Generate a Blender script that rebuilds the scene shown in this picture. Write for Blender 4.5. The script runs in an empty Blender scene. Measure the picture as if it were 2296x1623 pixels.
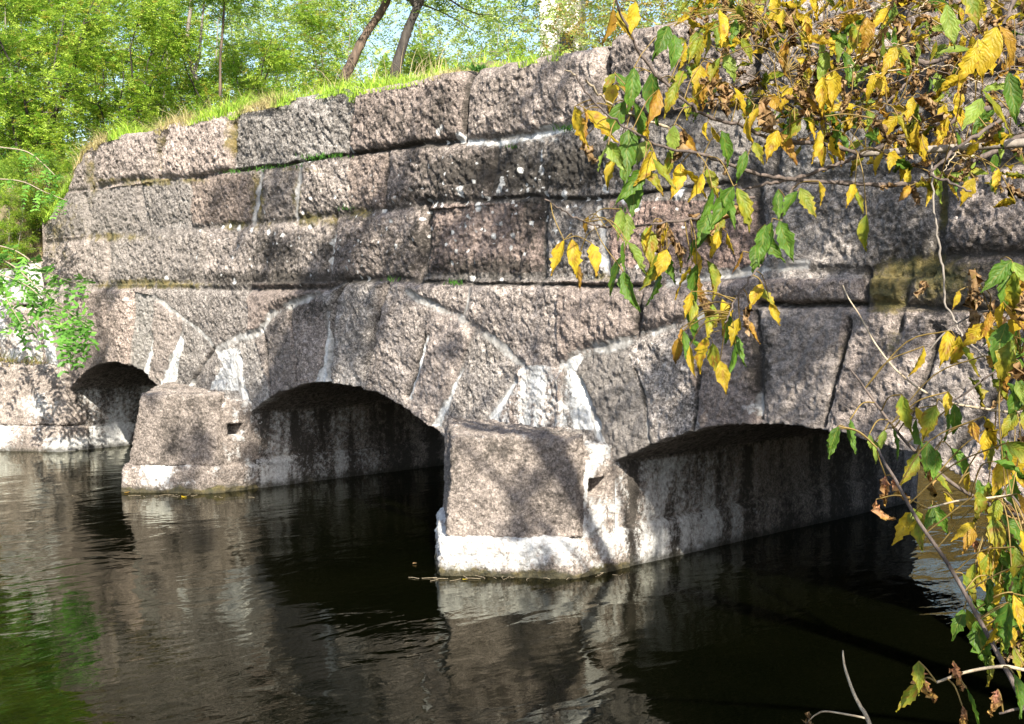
import bpy, bmesh, math, random
import numpy as np
from mathutils import Vector, Matrix

# ------------------------------------------------------------------ camera, world, sun
SC = bpy.context.scene
COL = SC.collection
EYE = 2.3
CAM = np.array([0.0, -7.55, EYE])
YAW = math.atan2(2598, 2789)
PITCH = math.atan2(161, 2789)
FWD = np.array([-math.cos(YAW) * math.cos(PITCH), math.sin(YAW) * math.cos(PITCH), -math.sin(PITCH)])
RGT = np.array([math.sin(YAW), math.cos(YAW), 0.0])
UPV = np.cross(RGT, FWD)
cam_d = bpy.data.cameras.new('camera')
cam_d.sensor_width = 36.0
cam_d.lens = 36.0 * 2789 / 2296
cam_d.clip_start = 0.05
cam_d.clip_end = 2000
cam = bpy.data.objects.new('camera', cam_d)
COL.objects.link(cam)
M = Matrix.Identity(4)
for i in range(3):
    M[i][0] = RGT[i]; M[i][1] = UPV[i]; M[i][2] = -FWD[i]; M[i][3] = CAM[i]
cam.matrix_world = M
SC.camera = cam

SUN_EL = math.radians(38)
SUN_H = (0.85, -0.527)
SUN = np.array([SUN_H[0] * math.cos(SUN_EL), SUN_H[1] * math.cos(SUN_EL), math.sin(SUN_EL)])
SUN /= np.linalg.norm(SUN)
w = bpy.data.worlds.new('World'); SC.world = w; w.use_nodes = True
nt = w.node_tree
sky = nt.nodes.new('ShaderNodeTexSky'); sky.sky_type = 'NISHITA'; sky.sun_disc = False
sky.sun_elevation = SUN_EL
sky.sun_rotation = math.atan2(SUN_H[0], SUN_H[1])
sky.air_density = 1.0; sky.dust_density = 1.5; sky.ozone_density = 1.0
nt.nodes['Background'].inputs['Strength'].default_value = 0.10
nt.links.new(sky.outputs[0], nt.nodes['Background'].inputs[0])
sl = bpy.data.lights.new('sun', 'SUN'); sl.energy = 5.0; sl.angle = math.radians(0.5); sl.color = (1.0, 0.92, 0.79)
so = bpy.data.objects.new('sun', sl); COL.objects.link(so)
so.rotation_euler = Vector((-SUN[0], -SUN[1], -SUN[2])).to_track_quat('-Z', 'Y').to_euler()
SC.view_settings.view_transform = 'Standard'
SC.view_settings.look = 'None'
SC.view_settings.exposure = 1.5
SC.view_settings.gamma = 1.0
SC.render.film_transparent = False
try:
    SC.cycles.use_denoising = True
    SC.cycles.max_bounces = 6
    SC.cycles.caustics_reflective = False
    SC.cycles.caustics_refractive = False
except Exception:
    pass

rng = np.random.default_rng(7)
random.seed(7)


def ray(px, py):
    return FWD + RGT * (px - 1148) / 2789.0 - UPV * (py - 811.5) / 2789.0


def on_plane(px, py, y=0.0):
    d = ray(px, py); t = (y - CAM[1]) / d[1]
    return CAM + t * d


def at_depth(px, py, dep):
    return CAM + ray(px, py) * dep


def proj(P):
    R = np.asarray(P) - CAM
    z = R @ FWD
    z = np.where(np.abs(z) < 1e-6, 1e-6, z)
    return 1148 + 2789 * (R @ RGT) / z, 811.5 - 2789 * (R @ UPV) / z, z


# ------------------------------------------------------------------ numpy noise
def _h(ix, iy, iz):
    n = (ix.astype(np.int64) * 374761393 + iy.astype(np.int64) * 668265263 + iz.astype(np.int64) * 2147483647) & 0xFFFFFFFF
    n = ((n ^ (n >> 13)) * 1274126177) & 0xFFFFFFFF
    n = (n ^ (n >> 16)) & 0xFFFFFFFF
    n = (n * 2246822519) & 0xFFFFFFFF
    return ((n ^ (n >> 15)) & 0xFFFF).astype(np.float32) / 65535.0


def vnoise(x, y, z=0.0):
    x = np.asarray(x, dtype=np.float64); y = np.asarray(y, dtype=np.float64)
    z = np.zeros_like(x) + z
    x0 = np.floor(x); y0 = np.floor(y); z0 = np.floor(z)
    fx = x - x0; fy = y - y0; fz = z - z0
    fx = fx * fx * (3 - 2 * fx); fy = fy * fy * (3 - 2 * fy); fz = fz * fz * (3 - 2 * fz)
    r = 0
    for a in (0, 1):
        for b in (0, 1):
            for c in (0, 1):
                wgt = (fx if a else 1 - fx) * (fy if b else 1 - fy) * (fz if c else 1 - fz)
                r = r + wgt * _h(x0 + a, y0 + b, z0 + c)
    return r * 2 - 1


def fbm(x, y, z=0.0, oct=3, rough=0.5):
    r = 0; a = 1.0; f = 1.0; s = 0
    for o in range(oct):
        r = r + a * vnoise(np.asarray(x) * f + 17.3 * o, np.asarray(y) * f - 9.1 * o, np.asarray(z) * f + 3.7 * o)
        s += a; a *= rough; f *= 2.03
    return r / s


def sstep(a, b, x):
    t = np.clip((x - a) / (b - a), 0, 1)
    return t * t * (3 - 2 * t)


# ------------------------------------------------------------------ mesh / object helpers
def np_mesh(name, V, Fq, mat=None, smooth=True, colors=None, floats=None):
    V = np.asarray(V, dtype=np.float32); Fq = np.asarray(Fq, dtype=np.int32)
    k = Fq.shape[1]
    me = bpy.data.meshes.new(name)
    me.vertices.add(len(V)); me.vertices.foreach_set('co', V.ravel())
    me.loops.add(Fq.size); me.loops.foreach_set('vertex_index', Fq.ravel())
    me.polygons.add(len(Fq))
    me.polygons.foreach_set('loop_start', np.arange(0, Fq.size, k, dtype=np.int32))
    me.polygons.foreach_set('loop_total', np.full(len(Fq), k, dtype=np.int32))
    if smooth:
        me.polygons.foreach_set('use_smooth', np.ones(len(Fq), dtype=bool))
    me.update(calc_edges=True)
    for n, c in (colors or {}).items():
        at = me.attributes.new(n, 'FLOAT_COLOR', 'POINT')
        at.data.foreach_set('color', np.asarray(c, dtype=np.float32).ravel())
    for n, c in (floats or {}).items():
        at = me.attributes.new(n, 'FLOAT', 'POINT')
        at.data.foreach_set('value', np.asarray(c, dtype=np.float32).ravel())
    if mat:
        me.materials.append(mat)
    return me


def link(name, me, parent=None):
    o = bpy.data.objects.new(name, me); COL.objects.link(o)
    if parent is not None:
        o.parent = parent
        b = parent
        loc = Vector((0, 0, 0))
        while b is not None:
            loc += b.location; b = b.parent
        o.location = -loc
    return o


def tag(o, label=None, cat=None, group=None, kind=None):
    if label: o['label'] = label
    if cat: o['category'] = cat
    if group: o['group'] = group
    if kind: o['kind'] = kind
    return o


def thing(name, loc, label, cat, group=None):
    o = bpy.data.objects.new(name, None); COL.objects.link(o)
    o.location = loc; o.empty_display_size = 0.2
    return tag(o, label, cat, group)


def dup(root, loc, rotz=0.0, sc=1.0, label=None):
    r = root.copy(); COL.objects.link(r)
    r.location = loc; r.rotation_euler = (0, 0, rotz); r.scale = (sc, sc, sc)
    if label: r['label'] = label
    for ch in list(root.children):
        c = ch.copy(); COL.objects.link(c); c.parent = r
    return r


def grid_faces(nr, nc, off=0):
    i = np.arange(nr - 1)[:, None]; j = np.arange(nc - 1)[None, :]
    a = (i * nc + j).ravel() + off
    return np.stack([a, a + 1, a + nc + 1, a + nc], 1)


def tubes(paths, sides=6):
    """paths: list of (pts Nx3, radii N) -> V, F"""
    Vs = []; Fs = []; off = 0
    for pts, rad in paths:
        pts = np.asarray(pts, float); n = len(pts)
        rad = np.broadcast_to(np.asarray(rad, float), (n,))
        T = np.gradient(pts, axis=0)
        T /= np.linalg.norm(T, axis=1)[:, None] + 1e-9
        ref = np.array([0.31, 0.17, 0.93])
        A = np.cross(T, ref); A /= np.linalg.norm(A, axis=1)[:, None] + 1e-9
        B = np.cross(T, A)
        th = np.linspace(0, 2 * np.pi, sides, endpoint=False)
        ring = pts[:, None, :] + rad[:, None, None] * (np.cos(th)[None, :, None] * A[:, None, :] + np.sin(th)[None, :, None] * B[:, None, :])
        Vs.append(ring.reshape(-1, 3))
        i = np.arange(n - 1)[:, None]; j = np.arange(sides)[None, :]
        a = i * sides + j; b = i * sides + (j + 1) % sides
        Fs.append(np.stack([a.ravel(), b.ravel(), (b + sides).ravel(), (a + sides).ravel()], 1) + off)
        off += n * sides
    return np.concatenate(Vs), np.concatenate(Fs)


def spline(P, n=8):
    P = np.asarray(P, float)
    if len(P) < 3:
        t = np.linspace(0, 1, n)[:, None]
        return P[0] * (1 - t) + P[-1] * t
    Q = np.vstack([2 * P[0] - P[1], P, 2 * P[-1] - P[-2]])
    out = []
    for i in range(1, len(Q) - 2):
        p0, p1, p2, p3 = Q[i - 1], Q[i], Q[i + 1], Q[i + 2]
        for t in np.linspace(0, 1, n, endpoint=False):
            out.append(0.5 * ((2 * p1) + (-p0 + p2) * t + (2 * p0 - 5 * p1 + 4 * p2 - p3) * t * t + (-p0 + 3 * p1 - 3 * p2 + p3) * t ** 3))
    out.append(P[-1])
    return np.array(out)


# ------------------------------------------------------------------ materials
def new_mat(name):
    m = bpy.data.materials.new(name); m.use_nodes = True
    nt = m.node_tree; b = nt.nodes['Principled BSDF']
    return m, nt, b


class N:
    def __init__(s, nt): s.nt = nt
    def new(s, t, **k):
        n = s.nt.nodes.new(t)
        for a, v in k.items():
            if a in n.inputs.keys(): n.inputs[a].default_value = v
            else: setattr(n, a, v)
        return n
    def l(s, a, b): s.nt.links.new(a, b)
    def noise(s, co, scale, detail=3, rough=0.5, dist=0.0):
        n = s.new('ShaderNodeTexNoise'); n.inputs['Scale'].default_value = scale
        n.inputs['Detail'].default_value = detail; n.inputs['Roughness'].default_value = rough
        n.inputs['Distortion'].default_value = dist
        if co is not None: s.l(co, n.inputs['Vector'])
        return n.outputs['Fac']
    def ramp(s, fac, stops):
        r = s.new('ShaderNodeValToRGB'); e = r.color_ramp.elements
        while len(e) < len(stops): e.new(0.5)
        for q, (p, c) in zip(e, stops):
            q.position = p; q.color = (c, c, c, 1) if isinstance(c, (int, float)) else (*c, 1)
        s.l(fac, r.inputs[0]); return r.outputs[0]
    def mix(s, fac, a, b, mode='MIX'):
        m = s.new('ShaderNodeMix', data_type='RGBA', blend_type=mode)
        for v, i in ((fac, 0), (a, 6), (b, 7)):
            if hasattr(v, 'links'): s.l(v, m.inputs[i])
            else: m.inputs[i].default_value = v if i == 0 else (*v, 1)
        return m.outputs[2]
    def math(s, op, a, b=None):
        m = s.new('ShaderNodeMath', operation=op)
        for v, i in ((a, 0), (b, 1)):
            if v is None: continue
            if hasattr(v, 'links'): s.l(v, m.inputs[i])
            else: m.inputs[i].default_value = v
        return m.outputs[0]
    def attr(s, name):
        return s.new('ShaderNodeAttribute', attribute_name=name)
    def mapping(s, co, scale, rot=(0, 0, 0)):
        m = s.new('ShaderNodeMapping'); m.inputs['Scale'].default_value = scale; m.inputs['Rotation'].default_value = rot
        s.l(co, m.inputs['Vector']); return m.outputs[0]


def stone_material():
    m, nt, b = new_mat('granite'); q = N(nt)
    co = q.new('ShaderNodeTexCoord').outputs['Object']
    big = q.noise(co, 1.3, 4, 0.6)
    mid = q.noise(co, 9, 4, 0.65)
    fine = q.noise(co, 46, 3, 0.75)
    grain = q.noise(co, 120, 2, 0.7)
    f = q.math('ADD', q.math('MULTIPLY', fine, 0.62), q.math('MULTIPLY', grain, 0.38))
    f = q.math('ADD', f, q.math('MULTIPLY', q.math('SUBTRACT', mid, 0.5), 0.32))
    f = q.math('ADD', f, q.math('MULTIPLY', q.math('SUBTRACT', big, 0.5), 0.18))
    f = q.math('ADD', 0.5, q.math('MULTIPLY', q.math('SUBTRACT', f, 0.5), q.attr('tint').outputs['Alpha']))
    col = q.ramp(f, [(0.30, (0.040, 0.036, 0.034)), (0.41, (0.115, 0.102, 0.094)), (0.50, (0.225, 0.199, 0.182)), (0.60, (0.37, 0.330, 0.302)), (0.72, (0.57, 0.52, 0.485))])
    tint = q.attr('tint').outputs['Color']
    col = q.mix(1.0, col, tint, 'MULTIPLY')
    mk = q.new('ShaderNodeSeparateColor'); q.l(q.attr('mask').outputs['Color'], mk.inputs[0])
    mort, crust, moss = mk.outputs[0], mk.outputs[1], mk.outputs[2]
    lime = q.attr('lime').outputs['Fac']
    # black crust
    cn = q.noise(co, 22, 4, 0.7)
    cf = q.ramp(q.math('ADD', q.math('MULTIPLY', crust, 0.62), q.math('SUBTRACT', cn, 0.28)), [(0.35, 0.0), (0.62, 1.0)])
    cf = q.math('MULTIPLY', cf, q.math('MINIMUM', q.math('MULTIPLY', crust, 3.0), 0.92))
    col = q.mix(cf, col, (0.040, 0.036, 0.031))
    # moss / ochre lichen
    mn = q.noise(co, 14, 4, 0.7)
    mf = q.ramp(q.math('ADD', moss, q.math('SUBTRACT', mn, 0.75)), [(0.05, 0.0), (0.35, 1.0)])
    mcol = q.ramp(q.noise(co, 9, 4, 0.7), [(0.36, (0.055, 0.058, 0.022)), (0.62, (0.20, 0.155, 0.050))])
    col = q.mix(q.math('MULTIPLY', mf, 0.85), col, mcol)
    # mortar
    mo = q.math('ADD', mort, q.math('MULTIPLY', q.math('SUBTRACT', q.noise(co, 26, 5, 0.75), 0.5), 1.3))
    mof = q.ramp(mo, [(0.30, 0.0), (0.58, 1.0)])
    mocol = q.ramp(q.noise(co, 11, 4, 0.65), [(0.3, (0.17, 0.16, 0.145)), (0.5, (0.31, 0.30, 0.285)), (0.70, (0.54, 0.53, 0.515))])
    col = q.mix(mof, col, mocol)
    # lime wash and pale lichen
    li = q.math('ADD', lime, q.math('MULTIPLY', q.math('SUBTRACT', q.noise(co, 19, 6, 0.75), 0.5), 1.5))
    lif = q.ramp(li, [(0.36, 0.0), (0.66, 0.94)])
    lcol = q.ramp(q.noise(co, 30, 3, 0.7), [(0.3, (0.42, 0.425, 0.42)), (0.66, (0.78, 0.785, 0.775))])
    col = q.mix(lif, col, lcol)
    # damp band just above the river
    sx = q.new('ShaderNodeSeparateXYZ'); q.l(co, sx.inputs[0])
    wet = q.ramp(q.math('ADD', sx.outputs[2], q.math('MULTIPLY', q.math('SUBTRACT', q.noise(co, 6, 4, 0.7), 0.5), 0.26)), [(0.02, 1.0), (0.10, 0.0)])
    col = q.mix(q.math('MULTIPLY', wet, 0.8), col, (0.035, 0.034, 0.025))
    q.l(col, b.inputs['Base Color'])
    b.inputs['Roughness'].default_value = 0.88
    b.inputs['Specular IOR Level'].default_value = 0.25
    bp = q.new('ShaderNodeBump'); bp.inputs['Strength'].default_value = 0.9; bp.inputs['Distance'].default_value = 0.028
    hgt = q.math('ADD', q.math('MULTIPLY', fine, 1.0), q.math('MULTIPLY', grain, 0.35))
    hgt = q.math('MULTIPLY', hgt, q.math('SUBTRACT', 1.0, q.math('MULTIPLY', mof, 0.75)))
    q.l(hgt, bp.inputs['Height']); q.l(bp.outputs[0], b.inputs['Normal'])
    return m


def simple_mat(name, c0, c1, scale=6.0, rough=0.9, bump=0.3, attr=None):
    m, nt, b = new_mat(name); q = N(nt)
    co = q.new('ShaderNodeTexCoord').outputs['Object']
    col = q.ramp(q.noise(co, scale, 5, 0.65), [(0.32, c0), (0.68, c1)])
    q.l(col, b.inputs['Base Color']); b.inputs['Roughness'].default_value = rough
    b.inputs['Specular IOR Level'].default_value = 0.2
    if bump:
        bp = q.new('ShaderNodeBump'); bp.inputs['Strength'].default_value = bump; bp.inputs['Distance'].default_value = 0.03
        q.l(q.noise(co, scale * 3, 5, 0.7), bp.inputs['Height']); q.l(bp.outputs[0], b.inputs['Normal'])
    return m


def leaf_material(name, transl=0.35, rough=0.45, spec=0.35, vary=0.25):
    m, nt, b = new_mat(name); q = N(nt)
    col = q.attr('lc').outputs['Color']
    co = q.new('ShaderNodeTexCoord').outputs['Object']
    v = q.ramp(q.noise(co, 60 if vary > 0.2 else 3, 3), [(0.3, 1 - vary), (0.7, 1 + vary * 0.5)])
    col = q.mix(1.0, col, v, 'MULTIPLY')
    q.l(col, b.inputs['Base Color']); b.inputs['Roughness'].default_value = rough
    b.inputs['Specular IOR Level'].default_value = spec
    tr = q.new('ShaderNodeBsdfTranslucent'); q.l(col, tr.inputs[0])
    mx = q.new('ShaderNodeMixShader'); mx.inputs[0].default_value = transl
    q.l(b.outputs[0], mx.inputs[1]); q.l(tr.outputs[0], mx.inputs[2])
    q.l(mx.outputs[0], nt.nodes['Material Output'].inputs['Surface'])
    return m


def bark_material(name, c0, c1, scale=18):
    m, nt, b = new_mat(name); q = N(nt)
    co = q.new('ShaderNodeTexCoord').outputs['Object']
    mp = q.mapping(co, (1, 1, 0.25))
    n = q.noise(mp, scale, 5, 0.7)
    q.l(q.ramp(n, [(0.35, c0), (0.65, c1)]), b.inputs['Base Color']); b.inputs['Roughness'].default_value = 0.85
    bp = q.new('ShaderNodeBump'); bp.inputs['Strength'].default_value = 0.6; bp.inputs['Distance'].default_value = 0.01
    q.l(n, bp.inputs['Height']); q.l(bp.outputs[0], b.inputs['Normal'])
    return m


def water_material():
    m, nt, b = new_mat('river_water'); q = N(nt)
    co = q.new('ShaderNodeTexCoord').outputs['Object']
    a1 = q.noise(q.mapping(co, (1.0, 0.55, 1), (0, 0, math.radians(43))), 2.6, 2, 0.5, 0.6)
    a2 = q.noise(q.mapping(co, (1.0, 0.45, 1), (0, 0, math.radians(38))), 9.0, 3, 0.55, 0.4)
    calm = q.ramp(q.noise(co, 0.32, 2), [(0.38, 0.35), (0.62, 1.0)])
    h = q.math('ADD', q.math('MULTIPLY', a1, 1.0), q.math('MULTIPLY', a2, 0.20))
    h = q.math('MULTIPLY', h, calm)
    bp = q.new('ShaderNodeBump'); bp.inputs['Strength'].default_value = 0.16; bp.inputs['Distance'].default_value = 0.12
    q.l(h, bp.inputs['Height'])
    df = q.new('ShaderNodeBsdfDiffuse')
    dc = q.ramp(q.noise(co, 0.6, 3), [(0.3, (0.0006, 0.0009, 0.0003)), (0.7, (0.0016, 0.0019, 0.0006))])
    q.l(dc, df.inputs[0])
    gl = q.new('ShaderNodeBsdfGlossy'); gl.inputs['Roughness'].default_value = 0.02; gl.inputs[0].default_value = (0.92, 0.92, 0.80, 1)
    q.l(bp.outputs[0], gl.inputs['Normal'])
    fr = q.new('ShaderNodeFresnel'); fr.inputs[0].default_value = 1.30; q.l(bp.outputs[0], fr.inputs['Normal'])
    mx = q.new('ShaderNodeMixShader'); q.l(fr.outputs[0], mx.inputs[0]); q.l(df.outputs[0], mx.inputs[1]); q.l(gl.outputs[0], mx.inputs[2])
    q.l(mx.outputs[0], nt.nodes['Material Output'].inputs['Surface'])
    nt.nodes.remove(b)
    return m


STONE = stone_material()
WATER = water_material()
GROUND = simple_mat('bank_soil', (0.10, 0.085, 0.05), (0.26, 0.22, 0.13), 3.0)
BARK_DARK = bark_material('dark_bark', (0.012, 0.010, 0.009), (0.06, 0.05, 0.042))
BARK_GREY = bark_material('grey_bark', (0.10, 0.085, 0.07), (0.26, 0.23, 0.20))
BARK_BROWN = bark_material('brown_bark', (0.03, 0.022, 0.017), (0.15, 0.105, 0.075))
BARK_TWIG = bark_material('twig_bark', (0.035, 0.026, 0.022), (0.13, 0.10, 0.085), 60)
TWIG_PALE = bark_material('pale_twig_bark', (0.20, 0.15, 0.10), (0.42, 0.36, 0.26), 60)
STALK = simple_mat('leaf_stalk', (0.30, 0.22, 0.09), (0.42, 0.34, 0.14), 40, 0.6, 0)
LEAF_MAPLE = leaf_material('maple_leaf', 0.42, 0.42, 0.35, 0.28)
LEAF_VEIN = leaf_material('veined_maple_leaf', 0.5, 0.5, 0.3, 0.3)
_q = N(LEAF_VEIN.node_tree); _nt = LEAF_VEIN.node_tree; _b = _nt.nodes['Principled BSDF']
_al = _q.attr('along').outputs['Fac']; _ac = _q.attr('across').outputs['Fac']
_ph = _q.math('SUBTRACT', _q.math('MULTIPLY', _al, 7.5), _q.math('MULTIPLY', _ac, 2.6))
_w = _q.math('ABSOLUTE', _q.math('SUBTRACT', _q.math('FRACT', _ph), 0.5))
_v = _q.ramp(_w, [(0.0, 1.0), (0.10, 0.0)])
_m = _q.ramp(_ac, [(0.0, 1.0), (0.10, 0.0)])
_vv = _q.math('MAXIMUM', _q.math('MULTIPLY', _v, 0.55), _m)
_src = _b.inputs['Base Color'].links[0].from_socket
_c2 = _q.mix(_q.math('MULTIPLY', _vv, 0.42), _src, (0.34, 0.30, 0.05))
_co = _q.new('ShaderNodeTexCoord').outputs['Object']
_c2 = _q.mix(_q.ramp(_q.noise(_co, 170, 3, 0.7), [(0.60, 0.0), (0.70, 0.55)]), _c2, (0.16, 0.07, 0.02))
_q.l(_c2, _b.inputs['Base Color'])
for _n in _nt.nodes:
    if _n.type == 'BSDF_TRANSLUCENT': _q.l(_c2, _n.inputs[0])
_bp = _q.new('ShaderNodeBump'); _bp.inputs['Strength'].default_value = 0.55; _bp.inputs['Distance'].default_value = 0.002
_q.l(_q.math('ADD', _q.math('MULTIPLY', _w, 1.0), _q.math('MULTIPLY', _q.noise(_co, 120, 3), 0.8)), _bp.inputs['Height']); _q.l(_bp.outputs[0], _b.inputs['Normal'])
LEAF_WOOD = leaf_material('locust_leaf', 0.55, 0.5, 0.3, 0.15)
GRASS = leaf_material('grass_blade', 0.35, 0.6, 0.2, 0.1)

# ------------------------------------------------------------------ BRIDGE geometry
BW = 4.9                        # width of the bridge
SPRING = 0.88
CROWN = 1.335
ARCH = [(-17.36, -14.46), (-12.56, -8.97), (-6.88, -3.32)]
TOP, C12, C23, C34 = 4.35, 3.68, 3.07, 2.38
U0, U1 = -18.35, -2.9


def arc_z(u, a):
    c = 0.5 * (a[0] + a[1]); hs = 0.5 * (a[1] - a[0]); s = CROWN - SPRING
    r = (hs * hs + s * s) / (2 * s)
    return CROWN - r + np.sqrt(np.maximum(r * r - (u - c) ** 2, 0))


# joints traced on the wall face: kind, half width (m), depth (m), polyline
J = []


def jt(kind, wd, dp, *pts):
    P = np.array([on_plane(x, y)[[0, 2]] for x, y in pts])
    J.append((kind, wd, dp, P))


def jz(kind, wd, dp, *uz):
    J.append((kind, wd, dp, np.array(uz, float)))


# course lines
jt('g', .04, .025, (90, 440), (138, 430), (208, 422), (306, 402), (460, 397), (490, 385))
jt('c', .020, .07, (490, 385), (620, 372), (740, 350), (866, 335), (950, 322))
jt('g', .035, .03, (950, 322), (1040, 316), (1200, 300), (1290, 285), (1500, 258), (1800, 217), (2296, 151), (2500, 122))
jt('m', .055, .012, (1042, 318), (1110, 318), (1180, 304), (1230, 292), (1280, 287))
jt('g', .045, .022, (90, 545), (248, 527), (420, 512), (566, 499), (700, 487), (860, 468), (960, 452), (1080, 448))
jt('c', .014, .05, (1080, 448), (1190, 440), (1227, 443), (1300, 447), (1389, 438), (1500, 424), (1640, 410))
jt('g', .04, .035, (1640, 410), (1800, 398), (2000, 380), (2296, 358), (2500, 340))
jt('g', .04, .03, (90, 641), (230, 641), (420, 646), (600, 648), (740, 645), (780, 630), (870, 622), (930, 630))
jt('c', .016, .05, (930, 632), (1060, 636), (1200, 637), (1337, 640), (1446, 643))
jt('g', .03, .03, (1446, 641), (1592, 622), (1701, 602), (1807, 600), (1938, 605))
jt('g', .04, .03, (1938, 605), (2012, 580), (2282, 566), (2500, 560))
jt('c', .02, .10, (1700, 681), (1807, 684), (1870, 682), (1940, 681))
jt('g', .025, .06, (1938, 605), (1940, 681))
jt('m', .05, .01, (1500, 632), (1600, 618), (1700, 603), (1800, 590))
# coping course uprights
jt('g', 0.068, 0.119, (215, 300), (200, 340), (196, 420))
jt('g', 0.056, 0.102, (372, 300), (357, 340), (348, 398))
jt('g', 0.056, 0.093, (523, 240), (520, 300), (514, 385))
jt('g', 0.051, 0.085, (786, 190), (783, 250), (774, 345))
jt('c', .022, .07, (1048, 140), (1044, 220), (1040, 316))
jt('g', 0.056, 0.102, (1350, 85), (1360, 180), (1352, 275))
jt('g', 0.051, 0.085, (1690, 20), (1685, 120), (1680, 230))
jt('g', 0.051, 0.085, (2010, -60), (2005, 80), (2000, 185))
# second course
jt('g', 0.056, 0.068, (308, 402), (312, 450), (330, 515))
jt('g', 0.045, 0.051, (430, 398), (424, 450), (420, 512))
jt('m', 0.062, .02, (582, 384), (574, 440), (564, 499))
jt('m', 0.062, .02, (672, 365), (665, 430), (660, 489))
jt('g', 0.051, 0.060, (868, 335), (862, 400), (858, 468))
jt('g', 0.045, 0.051, (1108, 316), (1103, 380), (1092, 446))
jt('g', 0.045, 0.060, (1420, 270), (1416, 350), (1410, 436))
jt('g', 0.045, 0.060, (1740, 225), (1735, 320), (1730, 402))
jt('g', 0.045, 0.060, (2070, 182), (2068, 280), (2062, 374))
# third course
jt('g', 0.056, 0.085, (182, 440), (192, 500), (190, 535))
jt('g', 0.045, 0.060, (242, 527), (240, 590), (236, 641))
jt('g', 0.051, 0.060, (460, 508), (452, 580), (444, 646))
jt('g', 0.051, 0.051, (745, 484), (742, 560), (735, 645))
jt('m', 0.044, .01, (748, 520), (742, 560), (736, 612))
jt('g', 0.062, 0.085, (952, 455), (945, 540), (930, 628))
jt('g', 0.056, 0.068, (1212, 443), (1209, 520), (1205, 635))
jt('m', 0.050, .02, (1335, 470), (1345, 540), (1362, 612))
jt('g', 0.045, 0.060, (1690, 406), (1692, 500), (1690, 600))
jt('g', 0.056, 0.068, (2104, 375), (2102, 470), (2098, 575))
# right of the slab
jt('g', .03, .03, (2030, 580), (2034, 650), (2020, 740))
jt('g', .03, .03, (1940, 681), (2100, 690), (2300, 700))
# voussoirs of the middle arch
jt('g', 0.024, 0.058, (651, 690), (655, 760), (665, 858))
jt('g', 0.024, 0.046, (596, 760), (600, 830), (606, 893))
jt('m', 0.037, .012, (741, 700), (736, 770), (730, 835))
jt('m', 0.075, .012, (730, 832), (727, 858))
jt('g', 0.030, 0.081, (780, 632), (762, 660), (752, 740), (742, 850))
jt('g', 0.030, 0.103, (868, 640), (862, 665), (848, 715), (836, 780), (824, 850))
jt('m', 0.027, .012, (962, 752), (945, 820), (921, 890))
jt('g', 0.024, 0.058, (955, 752), (938, 820), (916, 885))
jt('m', 0.027, .012, (1040, 826), (1018, 875), (990, 940))
jt('m', 0.056, .012, (1005, 905), (985, 952))
jt('m', 0.062, .014, (1160, 850), (1128, 900), (1098, 952))
# extrados and spandrel joints over the middle pier
jt('m', 0.056, .012, (915, 655), (935, 668), (985, 690), (1036, 712))
jt('m', 0.062, .012, (1036, 712), (1103, 761), (1172, 816))
jt('m', 0.025, .008, (1052, 644), (1050, 680), (1040, 712))
jt('m', 0.075, .012, (1262, 822), (1300, 796), (1337, 780), (1400, 768))
jt('m', 0.050, .008, (1400, 768), (1440, 752), (1524, 726), (1600, 700))
jt('m', 0.069, .012, (1283, 830), (1300, 866), (1312, 895))
jt('m', 0.044, .012, (1312, 892), (1333, 945), (1351, 998), (1374, 1052))
jt('g', 0.024, 0.069, (1300, 850), (1322, 905), (1345, 955))
# left spandrel
jt('m', 0.062, .012, (612, 700), (587, 745), (531, 759), (488, 784))
jt('m', 0.056, .01, (612, 704), (658, 680), (718, 658))
jt('g', 0.026, 0.069, (590, 740), (598, 762))
jt('m', 0.056, .012, (531, 784), (534, 830), (540, 876), (556, 931))
jt('g', 0.024, 0.069, (540, 800), (546, 870), (562, 925))
jt('m', 0.037, .012, (478, 788), (450, 826), (424, 866))
jt('g', 0.024, 0.092, (480, 780), (452, 822), (428, 862))
jt('m', 0.037, .01, (347, 662), (389, 697), (424, 724), (467, 760), (485, 782))
jt('m', 0.044, .012, (409, 742), (398, 780), (385, 830))
jt('m', 0.088, .012, (388, 805), (372, 862))
jt('m', 0.037, .012, (342, 756), (335, 800))
jt('m', 0.069, .012, (334, 795), (326, 836))
jt('g', 0.024, 0.058, (244, 650), (242, 730), (236, 812))
jt('g', 0.024, 0.058, (160, 700), (158, 780), (160, 850))
jt('m', 0.037, .01, (157, 805), (160, 848))
jt('g', 0.026, 0.069, (300, 655), (298, 720), (290, 815))
# voussoirs of the right arch
jt('g', 0.019, 0.025, (1425, 830), (1440, 880), (1455, 1000))
jt('m', 0.019, .006, (1446, 915), (1453, 992))
jt('g', 0.019, 0.032, (1574, 840), (1566, 900), (1558, 960))
jt('g', 0.025, 0.038, (1700, 700), (1704, 800), (1706, 935))
jt('m', 0.037, .008, (1704, 880), (1704, 925))
jt('g', 0.019, 0.051, (1905, 720), (1893, 790), (1876, 850), (1864, 900), (1850, 955))
jt('g', 0.025, 0.038, (2110, 740), (2080, 840), (2030, 960))
jt('g', 0.025, 0.038, (2296, 800), (2230, 900), (2130, 1030))
jt('g', 0.019, 0.038, (1445, 650), (1440, 700), (1432, 752))

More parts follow.
